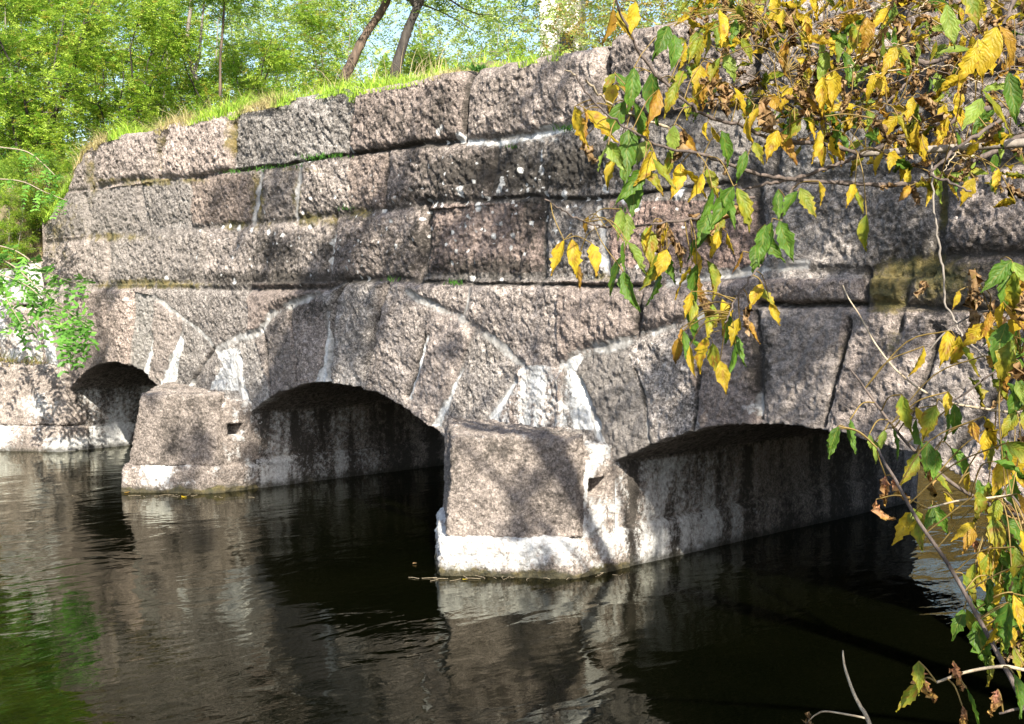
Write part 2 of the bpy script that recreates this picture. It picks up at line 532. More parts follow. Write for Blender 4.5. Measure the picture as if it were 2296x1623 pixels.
COURSE_J = {1: [215, 357, 520, 783, 1044, 1360, 1685, 2005], 2: [312, 424, 574, 665, 862, 1103, 1416, 1735, 2068], 3: [192, 240, 452, 742, 945, 1209, 1345, 1692, 2102]}
COURSE_Y = {1: [340, 340, 300, 250, 220, 180, 120, 80], 2: [450, 450, 440, 430, 400, 380, 350, 320, 280], 3: [500, 590, 580, 560, 540, 520, 540, 500, 470]}
VJ = {2: [(606, 893), (665, 858), (735, 790), (848, 715), (940, 820), (1018, 875), (1128, 900)],
      3: [(1312, 895), (1446, 915), (1566, 900), (1704, 800), (1876, 850), (2080, 840), (2230, 900)],
      1: [(160, 800), (240, 760), (298, 740), (340, 780), (395, 800), (452, 822)]}
EXTR = {1: [(100, 700), (200, 655), (270, 648), (347, 662), (389, 697), (424, 724), (467, 760), (485, 782)],
        2: [(488, 782), (531, 758), (587, 744), (612, 702), (658, 680), (718, 658), (780, 628), (870, 622), (930, 665), (1036, 712), (1103, 761), (1170, 815)],
        3: [(1265, 818), (1337, 781), (1425, 760), (1524, 726), (1600, 700), (1700, 681), (1940, 681), (2100, 720), (2296, 830), (2500, 960)]}


def face_uz(px, py):
    p = on_plane(px, py); return p[0], p[2]


COP_U = [face_uz(x, y)[0] for x, y in zip(COURSE_J[1], COURSE_Y[1])]
COP_OFF = np.array([-0.02, 0.00, 0.02, 0.03, -0.03, -0.05, 0.02, 0.0, 0.02])


def z_top(u):
    k = np.searchsorted(COP_U, u)
    z = TOP + COP_OFF[np.clip(k, 0, 8)]
    for cu in COP_U:
        z = z - 0.055 * np.exp(-((u - cu) / 0.07) ** 2)
    z = z + 0.028 * fbm(u * 2.3, u * 0 + 5.5, 0, 3)
    # falls away at the left end
    lim = np.interp(u, [-18.4, -18.0, -17.6, -17.1, -16.7, -16.3], [3.30, 3.5, 3.74, 4.10, 4.34, 4.6])
    return np.minimum(z, lim)


def seg_dist(px, pz, a, b):
    d = b - a; L = d @ d + 1e-12
    t = np.clip(((px - a[0]) * d[0] + (pz - a[1]) * d[1]) / L, 0, 1)
    return np.hypot(px - a[0] - t * d[0], pz - a[1] - t * d[1])


LICHEN = []
lr = np.random.default_rng(21)
for _ in range(230):
    px, py = lr.normal(1080, 230), lr.normal(470, 70)
    if py > 620: continue
    u, z = face_uz(px, py); LICHEN.append((u, z, abs(lr.normal(0.006, 0.008)) + 0.005))
for _ in range(80):
    px, py = lr.normal(620, 130), lr.normal(540, 55)
    u, z = face_uz(px, py); LICHEN.append((u, z, abs(lr.normal(0.006, 0.008)) + 0.005))
for px, py, r in [(1069, 464, .042), (1118, 420, .04), (1122, 402, .03), (1046, 455, .024), (1087, 445, .02), (1216, 432, .03), (1258, 434, .035), (1080, 440, .016), (1163, 382, .03), (1208, 380, .04), (1035, 428, .055),
                  (950, 448, .02), (985, 295, .035), (995, 285, .03), (1030, 308, .05), (785, 335, .03), (965, 372, .025), (1329, 445, .02), (1350, 420, .04), (530, 510, .04), (510, 505, .025), (560, 515, .03), (742, 545, .05), (738, 585, .045), (600, 520, .04),
                  (820, 625, .03), (1050, 625, .03), (1120, 628, .02), (1395, 440, .06), (1520, 430, .06), (1420, 455, .06)]:
    u, z = face_uz(px, py); LICHEN.append((u, z, r))

# broad stains: px, py, rx, ry, strength for crust / moss / lime
CRUST = [(1120, 390, 250, 65, .95), (960, 440, 150, 50, .8), (1300, 370, 200, 70, .85), (1500, 520, 250, 120, .55), (860, 560, 120, 80, .7), (620, 560, 180, 60, .65), (1190, 480, 60, 140, .8), (940, 540, 50, 90, .8),
         (900, 270, 130, 60, .55), (985, 250, 60, 90, .7), (1900, 430, 420, 140, .6), (2120, 560, 300, 90, .75), (2150, 700, 200, 90, .6), (1080, 600, 330, 30, .9), (600, 625, 320, 26, .9), (760, 470, 200, 40, .6),
         (1200, 250, 220, 90, .35), (1180, 200, 300, 110, .3), (1707, 820, 30, 110, .9), (1443, 700, 22, 70, .9), (1110, 780, 70, 40, .45), (700, 690, 80, 40, .7), (660, 640, 80, 40, .5), (1550, 260, 220, 90, .4),
         (1900, 220, 300, 100, .6), (1160, 900, 60, 60, .4), (640, 720, 60, 50, .4), (480, 420, 110, 50, .4), (350, 330, 40, 60, .4), (700, 420, 80, 50, .5)]
MOSS = [(330, 404, 150, 7, .75), (330, 640, 160, 9, .8), (574, 440, 18, 70, .8), (520, 300, 12, 60, .8), (360, 330, 14, 60, .6), (200, 380, 14, 70, .7), (540, 505, 60, 14, .8), (700, 490, 60, 25, .6), (665, 430, 16, 60, .6), (320, 634, 110, 12, .8), (1990, 640, 50, 60, .95), (2090, 620, 120, 60, .8), (2010, 760, 30, 40, .6),
        (250, 530, 130, 14, .6), (2105, 470, 16, 80, .8), (120, 500, 60, 130, .5), (330, 410, 140, 10, .6), (1890, 800, 26, 60, .4), (800, 480, 60, 20, .6), (1340, 620, 50, 14, .5), (640, 380, 110, 8, .5)]
LIME = [(1690, 915, 24, 22, .5), (1290, 620, 90, 12, .35), (1200, 312, 90, 10, .45), (1580, 930, 40, 20, .3), (1350, 590, 14, 30, .6)]
LIMEP = [(.80, [(1042, 312), (1110, 314), (1180, 300), (1280, 282), (1280, 292), (1180, 314), (1110, 328), (1042, 326)]), (.50, [(1172, 818), (1262, 818), (1290, 860), (1312, 900), (1340, 962), (1100, 955), (1130, 900)]),
         (.62, [(1190, 830), (1235, 840), (1225, 960), (1165, 958), (1185, 900)]),
         (1.05, [(1278, 826), (1304, 846), (1316, 892), (1335, 964), (1292, 962), (1286, 890)]),
         (.85, [(1262, 815), (1300, 792), (1308, 802), (1290, 840), (1268, 836)]),
         (.95, [(482, 786), (531, 780), (536, 876), (470, 874), (500, 820)]),
         (1.05, [(404, 752), (413, 762), (392, 868), (360, 868), (384, 810)]),
         (.95, [(342, 756), (347, 792), (337, 842), (320, 842), (329, 800)]),
         (.90, [(739, 700), (747, 700), (746, 860), (708, 860), (728, 815)]),
         (.80, [(530, 784), (541, 784), (560, 932), (546, 932)]),
         (.95, [(1333, 940), (1346, 945), (1380, 1052), (1358, 1054)]),
         (.85, [(1040, 824), (1043, 830), (992, 958), (974, 952), (1012, 880)]),
         (.75, [(1158, 848), (1164, 856), (1112, 956), (1086, 954)]),
         (.70, [(961, 750), (966, 754), (930, 900), (914, 890)]),
         (1.0, [(100, 700), (122, 740), (146, 860), (136, 900), (116, 880), (108, 780)])]
LIMEP = [(st, np.array([face_uz(x, y) for x, y in pg])) for st, pg in LIMEP]


def poly_field(u, z):
    f = np.zeros_like(u)
    for st, P in LIMEP:
        lo = P.min(0) - 0.08; hi = P.max(0) + 0.08
        k = np.nonzero((u > lo[0]) & (u < hi[0]) & (z > lo[1]) & (z < hi[1]))[0]
        if len(k) == 0: continue
        d = np.full(len(k), 9.0); ins = np.zeros(len(k), bool)
        for i in range(len(P)):
            a, b = P[i], P[(i + 1) % len(P)]
            d = np.minimum(d, seg_dist(u[k], z[k], a, b))
            c = ((a[1] > z[k]) != (b[1] > z[k]))
            ins ^= c & (u[k] < (b[0] - a[0]) * (z[k] - a[1]) / (b[1] - a[1] + 1e-12) + a[0])
        sd = np.where(ins, d, -d)
        f[k] = np.maximum(f[k], st * sstep(-0.018, 0.022, sd))
    return f



def blob_field(px, py, blobs):
    f = np.zeros_like(px)
    for x, y, rx, ry, s in blobs:
        d = ((px - x) / rx) ** 2 + ((py - y) / ry) ** 2
        f = np.maximum(f, s * np.exp(-d * 0.9))
    return f


def facade_fields(u, z):
    """displacement towards the river side, and the colour masks, at points of the wall face"""
    wu = u + 0.012 * fbm(u * 7, z * 7, 1.3, 2) + 0.006 * vnoise(u * 30, z * 30, 2)
    wz = z + 0.012 * fbm(u * 7, z * 7, 8.3, 2) + 0.006 * vnoise(u * 30, z * 30, 5)
    rec = np.zeros_like(u); mort = np.zeros_like(u); njoint = np.full_like(u, 9.0)
    for kind, wd, dp, P in J:
        for a, b in zip(P[:-1], P[1:]):
            lo = np.minimum(a, b) - 0.35; hi = np.maximum(a, b) + 0.35
            k = np.nonzero((u > lo[0]) & (u < hi[0]) & (z > lo[1]) & (z < hi[1]))[0]
            if len(k) == 0: continue
            d = seg_dist(wu[k], wz[k], a, b)
            njoint[k] = np.minimum(njoint[k], d)
            if kind == 'm':
                mort[k] = np.maximum(mort[k], np.clip(1.25 - d / wd, 0, 1))
                rec[k] = np.maximum(rec[k], dp * np.exp(-(d / wd) ** 2))
            else:
                wv = wd * (0.75 + 0.5 * _h(np.floor(a[0] * 9) * np.ones(1), np.floor(a[1] * 9) * np.ones(1), np.zeros(1))[0])
                rec[k] = np.maximum(rec[k], dp * np.exp(-(d / wv) ** 2))
    mort = np.clip(mort * (0.80 + 0.75 * fbm(u * 5, z * 5, 11, 3) + 0.3 * fbm(u * 16, z * 16, 2, 2)), 0, 1)
    lower = sstep(C34 + 0.03, C34 - 0.03, z)
    # block ids
    bid = np.zeros(u.shape, np.int32); part = np.zeros(u.shape, np.int32)
    for c, zl, zh in ((1, C12, 9), (2, C23, C12), (3, C34, C23)):
        s = (z >= zl) & (z < zh)
        cu = [face_uz(x, y)[0] for x, y in zip(COURSE_J[c], COURSE_Y[c])]
        bid[s] = c * 20 + np.searchsorted(cu, u[s]); part[s] = c
    s = z < C34
    bid[s] = 80 + (u[s] * 0.4).astype(int); part[s] = 4
    for ai, a in enumerate(ARCH):
        E = np.array([face_uz(x, y) for x, y in EXTR[ai + 1]])
        ez = np.interp(u, E[:, 0], E[:, 1], left=-9, right=-9)
        cu = 0.5 * (a[0] + a[1]); cz = -2.2
        ang = np.arctan2(u - cu, z - cz)
        ja = sorted(math.atan2(face_uz(x, y)[0] - cu, face_uz(x, y)[1] - cz) for x, y in VJ[ai + 1])
        s = (z < np.minimum(ez, C34 + 0.02)) & (z > 0.7) & (u > E[0, 0]) & (u < E[-1, 0])
        bid[s] = 100 + ai * 20 + np.searchsorted(ja, ang[s]); part[s] = 5 + ai
    r1 = _h(bid * 7 + 3, bid * 0 + 11, bid * 0); r2 = _h(bid * 5 + 1, bid * 0 + 4, bid * 0); r3 = _h(bid * 3 + 2, bid * 0 + 9, bid * 0)
    off = (r1 - 0.5) * np.where(lower > 0.5, 0.062, 0.075)
    off = np.where(bid == 123, 0.045, off)
    soft = np.exp(-(njoint / np.where(lower > 0.5, 0.07, 0.15)) ** 2) * np.where(lower > 0.5, 0.016, 0.022)      # pillowed edges
    ang = (r3 - 0.5) * 1.2 + 0.25
    ca, sa = np.cos(ang), np.sin(ang)
    tu, tz = u * ca + z * sa, -u * sa + z * ca
    rough = np.where(lower > 0.5, 0.80, 1.0)
    n = 0.030 * fbm(u * 1.9, z * 1.9, 3.1, 2) + 0.022 * fbm(u * 6, z * 6, 1.7, 2)
    tool = fbm(tu * 26, tz * 12, 4.4, 2, 0.6)
    pit = fbm(u * 22, z * 22, 9.9, 3, 0.7)
    n2 = 0.026 * tool + 0.024 * pit + 0.014 * vnoise(u * 60, z * 60, 6.6)
    keep = (1 - 0.6 * np.clip(mort * 1.3, 0, 1)) * (1 - 0.65 * np.exp(-(njoint / 0.05) ** 2))
    d = off * (1 - np.exp(-(njoint / 0.05) ** 2)) - soft - rec + (n + n2 * keep) * rough
    d = d + 0.025 * lower * sstep(0.0, 0.1, z)          # arch level stands slightly proud
    zt = z_top(u)
    d = d - 0.075 * np.exp(-np.maximum(zt - z, 0) / 0.05)
    # masks
    P = np.stack([u, np.zeros_like(u), z], 1)
    px, py, _ = proj(P)
    crust = 0.82 * blob_field(px, py, CRUST)
    crust = np.maximum(crust, np.exp(-(njoint / np.where(lower > 0.5, 0.026, 0.05)) ** 2) * (0.30 + 0.44 * sstep(-15.0, -11.5, u)) * (1 - np.clip(mort * 2, 0, 1)))
    crust = np.clip(crust + 0.25 * fbm(u * 2.2, z * 2.2, 6, 3) * (1 - 0.6 * lower) - 0.02, 0, 1)
    moss = np.clip(blob_field(px, py, MOSS) * (0.9 + 0.6 * fbm(u * 6, z * 6, 12, 3)), 0, 1)
    lime = blob_field(px, py, LIME)
    strk = fbm(u * 16, z * 2.6, 7, 3, 0.6)
    lime = np.maximum(lime, np.clip(poly_field(wu, wz) * (0.95 + 0.7 * strk), 0, 1.1))
    for lu, lz, r in LICHEN:
        k = np.nonzero((np.abs(u - lu) < r * 2) & (np.abs(z - lz) < r * 2))[0]
        if len(k):
            dd = np.hypot(wu[k] - lu, wz[k] - lz)
            lime[k] = np.maximum(lime[k], np.clip(1.7 - 1.2 * dd / r, 0, 0.55 + 0.45 * ((lu * 37.7) % 1.0)))
    lum = 0.86 + 0.50 * r2
    pink = (r1 - 0.42) * 0.20
    tint = np.stack([lum * (1 + pink * 0.55), lum * (1 - pink * 0.10), lum * (1 - pink * 0.35), 0.6 + 0.75 * r3], 1)
    for x0, x1, y0, y1, c in ((950, 1205, 455, 610, (1.16, 1.03, .99)), (1362, 1690, 450, 600, (1.10, .90, .85)), (1945, 2296, 590, 700, (.8, .74, .62)), (780, 866, 345, 470, (.98, .90, .86)), (424, 570, 390, 500, (.92, .84, .79))):
        s = (px > x0) & (px < x1) & (py > y0) & (py < y1)
        tint[s, :3] = c
    return d, np.stack([mort, crust, moss, np.ones_like(u)], 1), lime, tint, part


def build_facade(root):
    du = 0.0115
    breaks = [U0] + [x for a in ARCH for x in a] + [U1]
    parts = {}
    for s in range(len(breaks) - 1):
        ua, ub = breaks[s], breaks[s + 1]
        nc = max(3, int(round((ub - ua) / du)) + 1)
        us = np.linspace(ua, ub, nc)
        is_arch = s % 2 == 1
        if is_arch:
            bot = arc_z(us, ARCH[s // 2]) + 0.012 * fbm(us * 9, us * 0 + s, 0, 3) + 0.006 * vnoise(us * 50, us * 0)
        else:
            bot = np.full(nc, -0.3)
        zt = z_top(us)
        nr = int(round((TOP - (1.1 if is_arch else -0.3)) / du))
        t = np.linspace(0, 1, nr)[:, None]
        Z = bot[None, :] * (1 - t) + zt[None, :] * t
        Uu = np.broadcast_to(us[None, :], Z.shape)
        u = Uu.ravel().copy(); z = Z.ravel().copy()
        d, mask, lime, tint, part = facade_fields(u, z)
        jit = 0.004
        V = np.stack([u + jit * vnoise(u * 40, z * 40, 3), -d, z], 1)
        # lip below (arch edge) and bevelled top going back
        def extra(rowz, yy, dz):
            r = np.stack([us, yy, rowz + dz], 1); return r
        rows = []
        idx_top = np.arange((nr - 1) * nc, nr * nc)
        ytop = V[idx_top, 1]
        for k, (yy, dz) in enumerate(((0.10, 0.018), (0.2, 0.03), (0.32, 0.03), (0.5, 0.0), (0.6, -0.25))):
            rr = extra(zt, ytop * 0 + yy, dz + 0.018 * fbm(us * 8, us * 0 + yy * 8, 2.2, 3)); rows.append((idx_top, rr))
        allV = [V]; allm = [mask]; alll = [lime]; allt = [tint]; allp = [part]
        for ix, rr in rows:
            allV.append(rr); allm.append(mask[ix]); alll.append(lime[ix] * 0.3); allt.append(tint[ix]); allp.append(part[ix])
        F = grid_faces(nr + len(rows), nc)
        if is_arch:
            base = sum(len(x) for x in allV)
            ix = np.arange(nc)
            r1 = np.stack([us, np.full(nc, 0.12), bot + 0.006 * vnoise(us * 20, us * 0 + 3)], 1)
            r2 = np.stack([us, np.full(nc, 0.30), bot + 0.02], 1)
            for r in (r1, r2):
                allV.append(r); allm.append(mask[ix]); alll.append(lime[ix] * 0.5); allt.append(tint[ix]); allp.append(part[ix])
            j = np.arange(nc - 1)
            F = np.concatenate([F, np.stack([j + 1, j, base + j, base + j + 1], 1), np.stack([base + j + 1, base + j, base + nc + j, base + nc + j + 1], 1)])
        V = np.concatenate(allV); mask = np.concatenate(allm); lime = np.concatenate(alll); tint = np.concatenate(allt); part = np.concatenate(allp)
        fp = part[F[:, 0]]
        for p in np.unique(fp):
            sel = F[fp == p]
            used, inv = np.unique(sel, return_inverse=True)
            parts.setdefault(int(p), []).append((V[used], inv.reshape(sel.shape), mask[used], lime[used], tint[used]))
    names = {1: 'coping_course', 2: 'wall_course', 3: 'wall_course', 4: 'spandrel_wall', 5: 'arch_ring', 6: 'arch_ring', 7: 'arch_ring'}
    labels = {1: 'top course of long rough boulders edged with grass', 2: 'black-crusted course with pale lichen spots', 3: 'pinkish third course with wide joints',
              5: 'small far arch ring with white mortar wedges', 6: 'middle arch ring with a tall keystone', 7: 'near arch ring striped by leaf shadow'}
    for p, L in parts.items():
        off = 0; Vs = []; Fs = []; ms = []; ls = []; ts = []
        for v, f, m_, l_, t_ in L:
            Vs.append(v); Fs.append(f + off); ms.append(m_); ls.append(l_); ts.append(t_); off += len(v)
        me = np_mesh(names.get(p, 'spandrel_wall'), np.concatenate(Vs), np.concatenate(Fs), STONE,
                     colors={'mask': np.concatenate(ms), 'tint': np.concatenate(ts)}, floats={'lime': np.concatenate(ls)})
        o = link(names.get(p, 'spandrel_wall'), me, root)
        if p in labels: o['label'] = labels[p]


def attr_defaults(V, lum=0.9, lime=None, mort=None, crust=None, moss=None):
    n = len(V); z = np.zeros(n)
    return dict(colors={'mask': np.stack([z if mort is None else mort, z if crust is None else crust, z if moss is None else moss, np.ones(n)], 1),
                        'tint': np.stack([np.full(n, lum), np.full(n, lum * .97), np.full(n, lum * .94), np.ones(n)], 1)},
                floats={'lime': z if lime is None else lime})


def build_vault(root, a):
    c = 0.5 * (a[0] + a[1])
    ua = np.linspace(a[0], a[1], 90)
    jl = np.linspace(-0.4, SPRING, 42)
    prof = [(a[0], z) for z in jl[:-1]] + [(u, float(arc_z(np.array(u), a)) + 0.012) for u in ua] + [(a[1], z) for z in jl[::-1][1:]]
    prof = np.array(prof); n = len(prof)
    T = np.gradient(prof, axis=0); T /= np.linalg.norm(T, axis=1)[:, None]
    nrm = np.stack([T[:, 1], -T[:, 0]], 1)                # points to the opening
    arc = np.concatenate([[0], np.cumsum(np.linalg.norm(np.diff(prof, axis=0), axis=1))])
    ys = np.linspace(0.02, BW, 150)
    S, Y = np.meshgrid(arc, ys); Zc = np.broadcast_to(prof[:, 1][None], S.shape); Uc = np.broadcast_to(prof[:, 0][None], S.shape)
    jamb = (Zc < SPRING - 0.02)
    s = S.ravel(); y = Y.ravel(); z = Zc.ravel()
    rec = np.zeros_like(s)
    L = arc[-1]; la = 1.28
    for k in range(1, 8):                                  # courses of the vault run through
        sj = la + k * (L - 2 * la) / 8
        rec = np.maximum(rec, 0.035 * np.exp(-((s - sj + 0.02 * vnoise(y * 4, s * 0 + k)) / 0.022) ** 2))
    plinth = (z < 0.33 + 0.015 * fbm(y * 4, z * 0, 1, 2))
    rec = np.maximum(rec, 0.03 * np.exp(-((z - 0.34) / 0.02) ** 2))
    for k, yj in enumerate((1.05, 1.9, 3.1, 4.1)):
        rec = np.maximum(rec, np.where(((z < 0.34) if k % 2 else (z > 0.34)) & (z < SPRING), 0.025 * np.exp(-((y - yj + 0.015 * vnoise(z * 7, y * 0)) / 0.018) ** 2), 0))
    d = 0.022 * fbm(s * 2.2, y * 2.2, 3 + c, 2) + 0.012 * fbm(s * 9, y * 9, c, 3) - rec + 0.035 * plinth
    d = d * sstep(0.0, 0.10, y - 0.02) + (np.abs(z - SPRING) < 0.05) * 0.0
    nn = np.broadcast_to(nrm[None], (len(ys), n, 2)).reshape(-1, 2)
    V = np.stack([Uc.ravel() + nn[:, 0] * d, y, z + nn[:, 1] * d], 1)
    streak = fbm(y * 5.5, z * 0.8, c, 3, 0.6)
    lime = np.where(z < SPRING, np.clip(0.50 + 0.75 * streak + 0.18 * plinth, 0, 1) * sstep(3.6, 0.4, y) * 0.8, np.clip(0.5 * fbm(y * 3, s * 3, 2, 2), 0, 0.25))  # lime streaks; paler at the mouth, fading inward, to paint in bounce light
    crust = np.where(z > SPRING, 0.42, np.clip(0.45 - 0.8 * streak, 0, 0.8))
    me = np_mesh('arch_vault', V, grid_faces(len(ys), n)[:, ::-1], STONE, **attr_defaults(V, 1.2, lime=lime, crust=crust))
    return link('arch_vault', me, root)


def remeshed(verts, faces, voxel, bevel=0.03):
    bm = bmesh.new()
    vs = [bm.verts.new(v) for v in verts]
    for f in faces: bm.faces.new([vs[i] for i in f])
    bmesh.ops.recalc_face_normals(bm, faces=bm.faces)
    if bevel:
        bmesh.ops.bevel(bm, geom=list(bm.edges), offset=bevel, segments=2, affect='EDGES', profile=0.6)
    me = bpy.data.meshes.new('tmp'); bm.to_mesh(me); bm.free()
    o = bpy.data.objects.new('tmp', me); COL.objects.link(o)
    md = o.modifiers.new('r', 'REMESH'); md.mode = 'VOXEL'; md.voxel_size = voxel
    dg = bpy.context.evaluated_depsgraph_get(); dg.update()
    ev = o.evaluated_get(dg); m2 = ev.to_mesh()
    V = np.zeros(len(m2.vertices) * 3, np.float32); m2.vertices.foreach_get('co', V); V = V.reshape(-1, 3).astype(float)
    Nn = np.zeros(len(m2.vertices) * 3, np.float32); m2.vertices.foreach_get('normal', Nn); Nn = Nn.reshape(-1, 3)
    Fq = np.array([list(p.vertices) if len(p.vertices) == 4 else list(p.vertices) + [p.vertices[-1]] for p in m2.polygons])
    ev.to_mesh_clear(); bpy.data.objects.remove(o); bpy.data.meshes.remove(me)
    return V, Nn, Fq


def prism(bot, top):
    """bot/top: lists of xyz, same count"""
    n = len(bot); v = list(bot) + list(top)
    f = [list(range(n))[::-1], list(range(n, 2 * n))] + [[i, (i + 1) % n, n + (i + 1) % n, n + i] for i in range(n)]
    return v, f


def rough_stone(name, parent, bot, top, voxel=0.014, bevel=0.03, amp=1.0, lum=0.95, lime=None, mort=None, crust=None, moss=None, hole=None, seed=0, cut=None):
    V, Nn, F = remeshed(*prism(bot, top), voxel, bevel)
    x, y, z = V.T
    d = 0.022 * fbm(x * 2.2 + seed, y * 2.2, z * 2.2, 2) + 0.012 * fbm(x * 8, y * 8, z * 8 + seed, 2) + 0.016 * fbm(x * 24, y * 24, z * 24, 3, 0.65) + 0.007 * vnoise(x * 60, y * 60, z * 60)
    V2 = V + Nn * (d * amp)[:, None]
    if cut is not None:
        V2 = cut(V2)
    if hole is not None:
        hx, hy, hz, ry, rz, dep = hole
        k = (np.abs(y - hy) < ry) & (np.abs(z - hz) < rz) & (Nn[:, 0] > 0.4)
        V2[k, 0] -= dep
    kw = {k_: (f_(V2) if f_ is not None else None) for k_, f_ in (('lime', lime), ('mort', mort), ('crust', crust), ('moss', moss))}
    me = np_mesh(name, V2, F, STONE, **attr_defaults(V2, lum, **kw))
    return link(name, me, parent)


def build_pier(root, ur, ul, chip=False):
    """nosed pier: ur / ul are the jamb lines on the two sides"""
    ax = ur - 0.82
    p = link('pier', None, root) if False else bpy.data.objects.new('cutwater', None)
    COL.objects.link(p); p.parent = root; p.location = Vector((ax, -0.5, 0)) - root.location
    p['label'] = 'wedge-shaped pier nose above a pale plinth'
    def ring(ext, z, apex=(0.0, 0.0), back=-0.30):
        return [(ur - 0.02 + ext, back, z), (ur - 0.01 + ext * .8, -0.42 - ext, z), (ax + 0.03 + apex[0], -1.13 - ext * 1.3 + apex[1], z), (ul + 0.14 - ext, -0.16 - ext, z), (ul + 0.10 - ext, max(back, -0.1), z)]
    lean = (0.11, 0.11) if chip else (0.02, 0.03)
    def cut(V):
        if not chip: return V
        return V
    zt = 1.12
    topr = ring(-0.01, zt, lean); topr = [(x, y, z - (0.0 if i == 2 else 0.012 if i in (1, 3) else -0.035)) for i, (x, y, z) in enumerate(topr)]
    rough_stone('nose_stone', p, ring(0.0, 0.30, back=-0.26), topr, seed=ur, lum=0.95, amp=1.4, bevel=0.024,
                crust=lambda V: np.clip(0.12 + 0.5 * fbm(V[:, 0] * 4, V[:, 1] * 4, V[:, 2] * 4, 2), 0, 0.5), lime=lambda V: np.clip(sstep(zt - 0.1, zt, V[:, 2]) * 0.25, 0, 1))  # stone turns paler over the last stretch below its top
    # plinth
    rough_stone('plinth', p, ring(0.10, -0.45, back=0.2), ring(0.055, 0.315, back=0.2), seed=ur + 3, lum=1.0, amp=1.5, bevel=0.075,
                moss=lambda V: 0.8 * sstep(0.10, 0.02, V[:, 2] + 0.06 * fbm(V[:, 0] * 5, V[:, 1] * 5, 3, 2)), lime=lambda V: np.clip((0.44 if chip else 0.5) + 0.7 * fbm(V[:, 0] * 3, V[:, 1] * 3, V[:, 2] * 3 + ur, 3), 0, 0.95) * sstep(-0.05, 0.12, V[:, 2]))
    # body between nose and arch, lumpy mortar with a socket hole
    b0 = [(ur + 0.005, 0.16, 0.25), (ur - 0.01, -0.33, 0.25), (ul + 0.25, -0.10, 0.25), (ul + 0.10, 0.12, 0.25)]
    b1 = [(x - 0.01, y, 1.02) for x, y, z in b0]
    rough_stone('pier_body', p, b0, b1, seed=ur + 9, lum=0.95, amp=1.3, bevel=0.03, hole=(0, -0.19, 0.70, 0.085, 0.07, 0.26),
                lime=lambda V: np.clip(0.38 + 0.8 * fbm(V[:, 1] * 6, V[:, 2] * 4, ur, 3), 0, 1))


def coarse_wall(root, u0, u1, y, flip, holes=(), z0=-0.4, name='wing_wall'):
    us = np.unique(np.concatenate([np.arange(u0, u1, 0.05), [u1], [x for a in holes for x in a]]))
    Vs = []; Fs = []; off = 0
    segs = [u0] + [x for a in holes for x in a] + [u1]
    for s in range(len(segs) - 1):
        uu = us[(us >= segs[s] - 1e-9) & (us <= segs[s + 1] + 1e-9)]
        if len(uu) < 2: continue
        bot = arc_z(uu, holes[s // 2]) if s % 2 == 1 else np.full(len(uu), z0)
        nr = 90; t = np.linspace(0, 1, nr)[:, None]
        Z = bot[None] * (1 - t) + (TOP + 0 * uu)[None] * t
        U = np.broadcast_to(uu[None], Z.shape)
        u = U.ravel(); z = Z.ravel()
        d = 0.03 * fbm(u * 2, z * 2, 2, 2) + 0.02 * fbm(u * 9, z * 9, 5, 2)
        zz = (z % 0.66); d = d - 0.03 * np.exp(-((zz - 0.33) / 0.05) ** 2)
        Vs.append(np.stack([u, y + (d if flip else -d), z], 1))
        f = grid_faces(nr, len(uu), off); Fs.append(f[:, ::-1] if flip else f); off += len(u)
    V = np.concatenate(Vs)
    me = np_mesh(name, V, np.concatenate(Fs), STONE, **attr_defaults(V, 0.85, crust=np.full(len(V), 0.3)))
    return link(name, me, root)


bridge = thing('stone_bridge', (-9.0, 2.4, 0), 'low granite bridge of three segmental arches over dark river water', 'bridge')
build_facade(bridge)
for a in ARCH: build_vault(bridge, a)
build_pier(bridge, ARCH[2][0], ARCH[1][1])
build_pier(bridge, ARCH[1][0], ARCH[0][1], chip=True)
build_pier(bridge, -1.42, ARCH[2][1])
coarse_wall(bridge, U0, 6.0, BW, True, ARCH, name='upstream_wall')
coarse_wall(bridge, U1, 6.0, 0.0, False, name='wing_wall')
# left end face and the splayed abutment at the water
ep = np.array([[y, z] for z in np.linspace(-0.4, 3.3, 60) for y in np.linspace(0.0, BW, 60)])
V = np.stack([U0 + 0.03 * fbm(ep[:, 0] * 3, ep[:, 1] * 3, 1, 3), ep[:, 0], ep[:, 1]], 1)
link('end_wall', np_mesh('end_wall', V, grid_faces(60, 60)[:, ::-1], STONE, **attr_defaults(V, 0.95)), bridge)
ab = [(-17.34, 0.2), (-17.30, -0.16), (-18.05, -0.80), (-19.4, -1.25), (-21.5, -1.5), (-21.5, 0.2)]
rough_stone('abutment', bridge, [(x, y, 0.36) for x, y in ab], [(x - 0.06, y + 0.05, 1.18 + (0.08 if x < -18 else 0)) for x, y in ab], voxel=0.022, bevel=0.05, amp=2.0, lum=1.15, seed=5,
            lime=lambda V: np.clip(0.35 + 0.5 * fbm(V[:, 0] * 3, V[:, 2] * 3, 1, 3), 0, 0.7))
ab2 = [(x + (0.05 if i in (0, 1) else 0), y - (0.08 if i in (1, 2, 3, 4) else 0)) for i, (x, y) in enumerate(ab)]
rough_stone('abutment_plinth', bridge, [(x, y, -0.45) for x, y in ab2], [(x, y, 0.35) for x, y in ab2], voxel=0.022, bevel=0.05, amp=1.3, lum=1.15, seed=8,
            lime=lambda V: np.clip(0.45 + 0.5 * fbm(V[:, 0] * 3, V[:, 2] * 3, 2, 3), 0, 0.8))

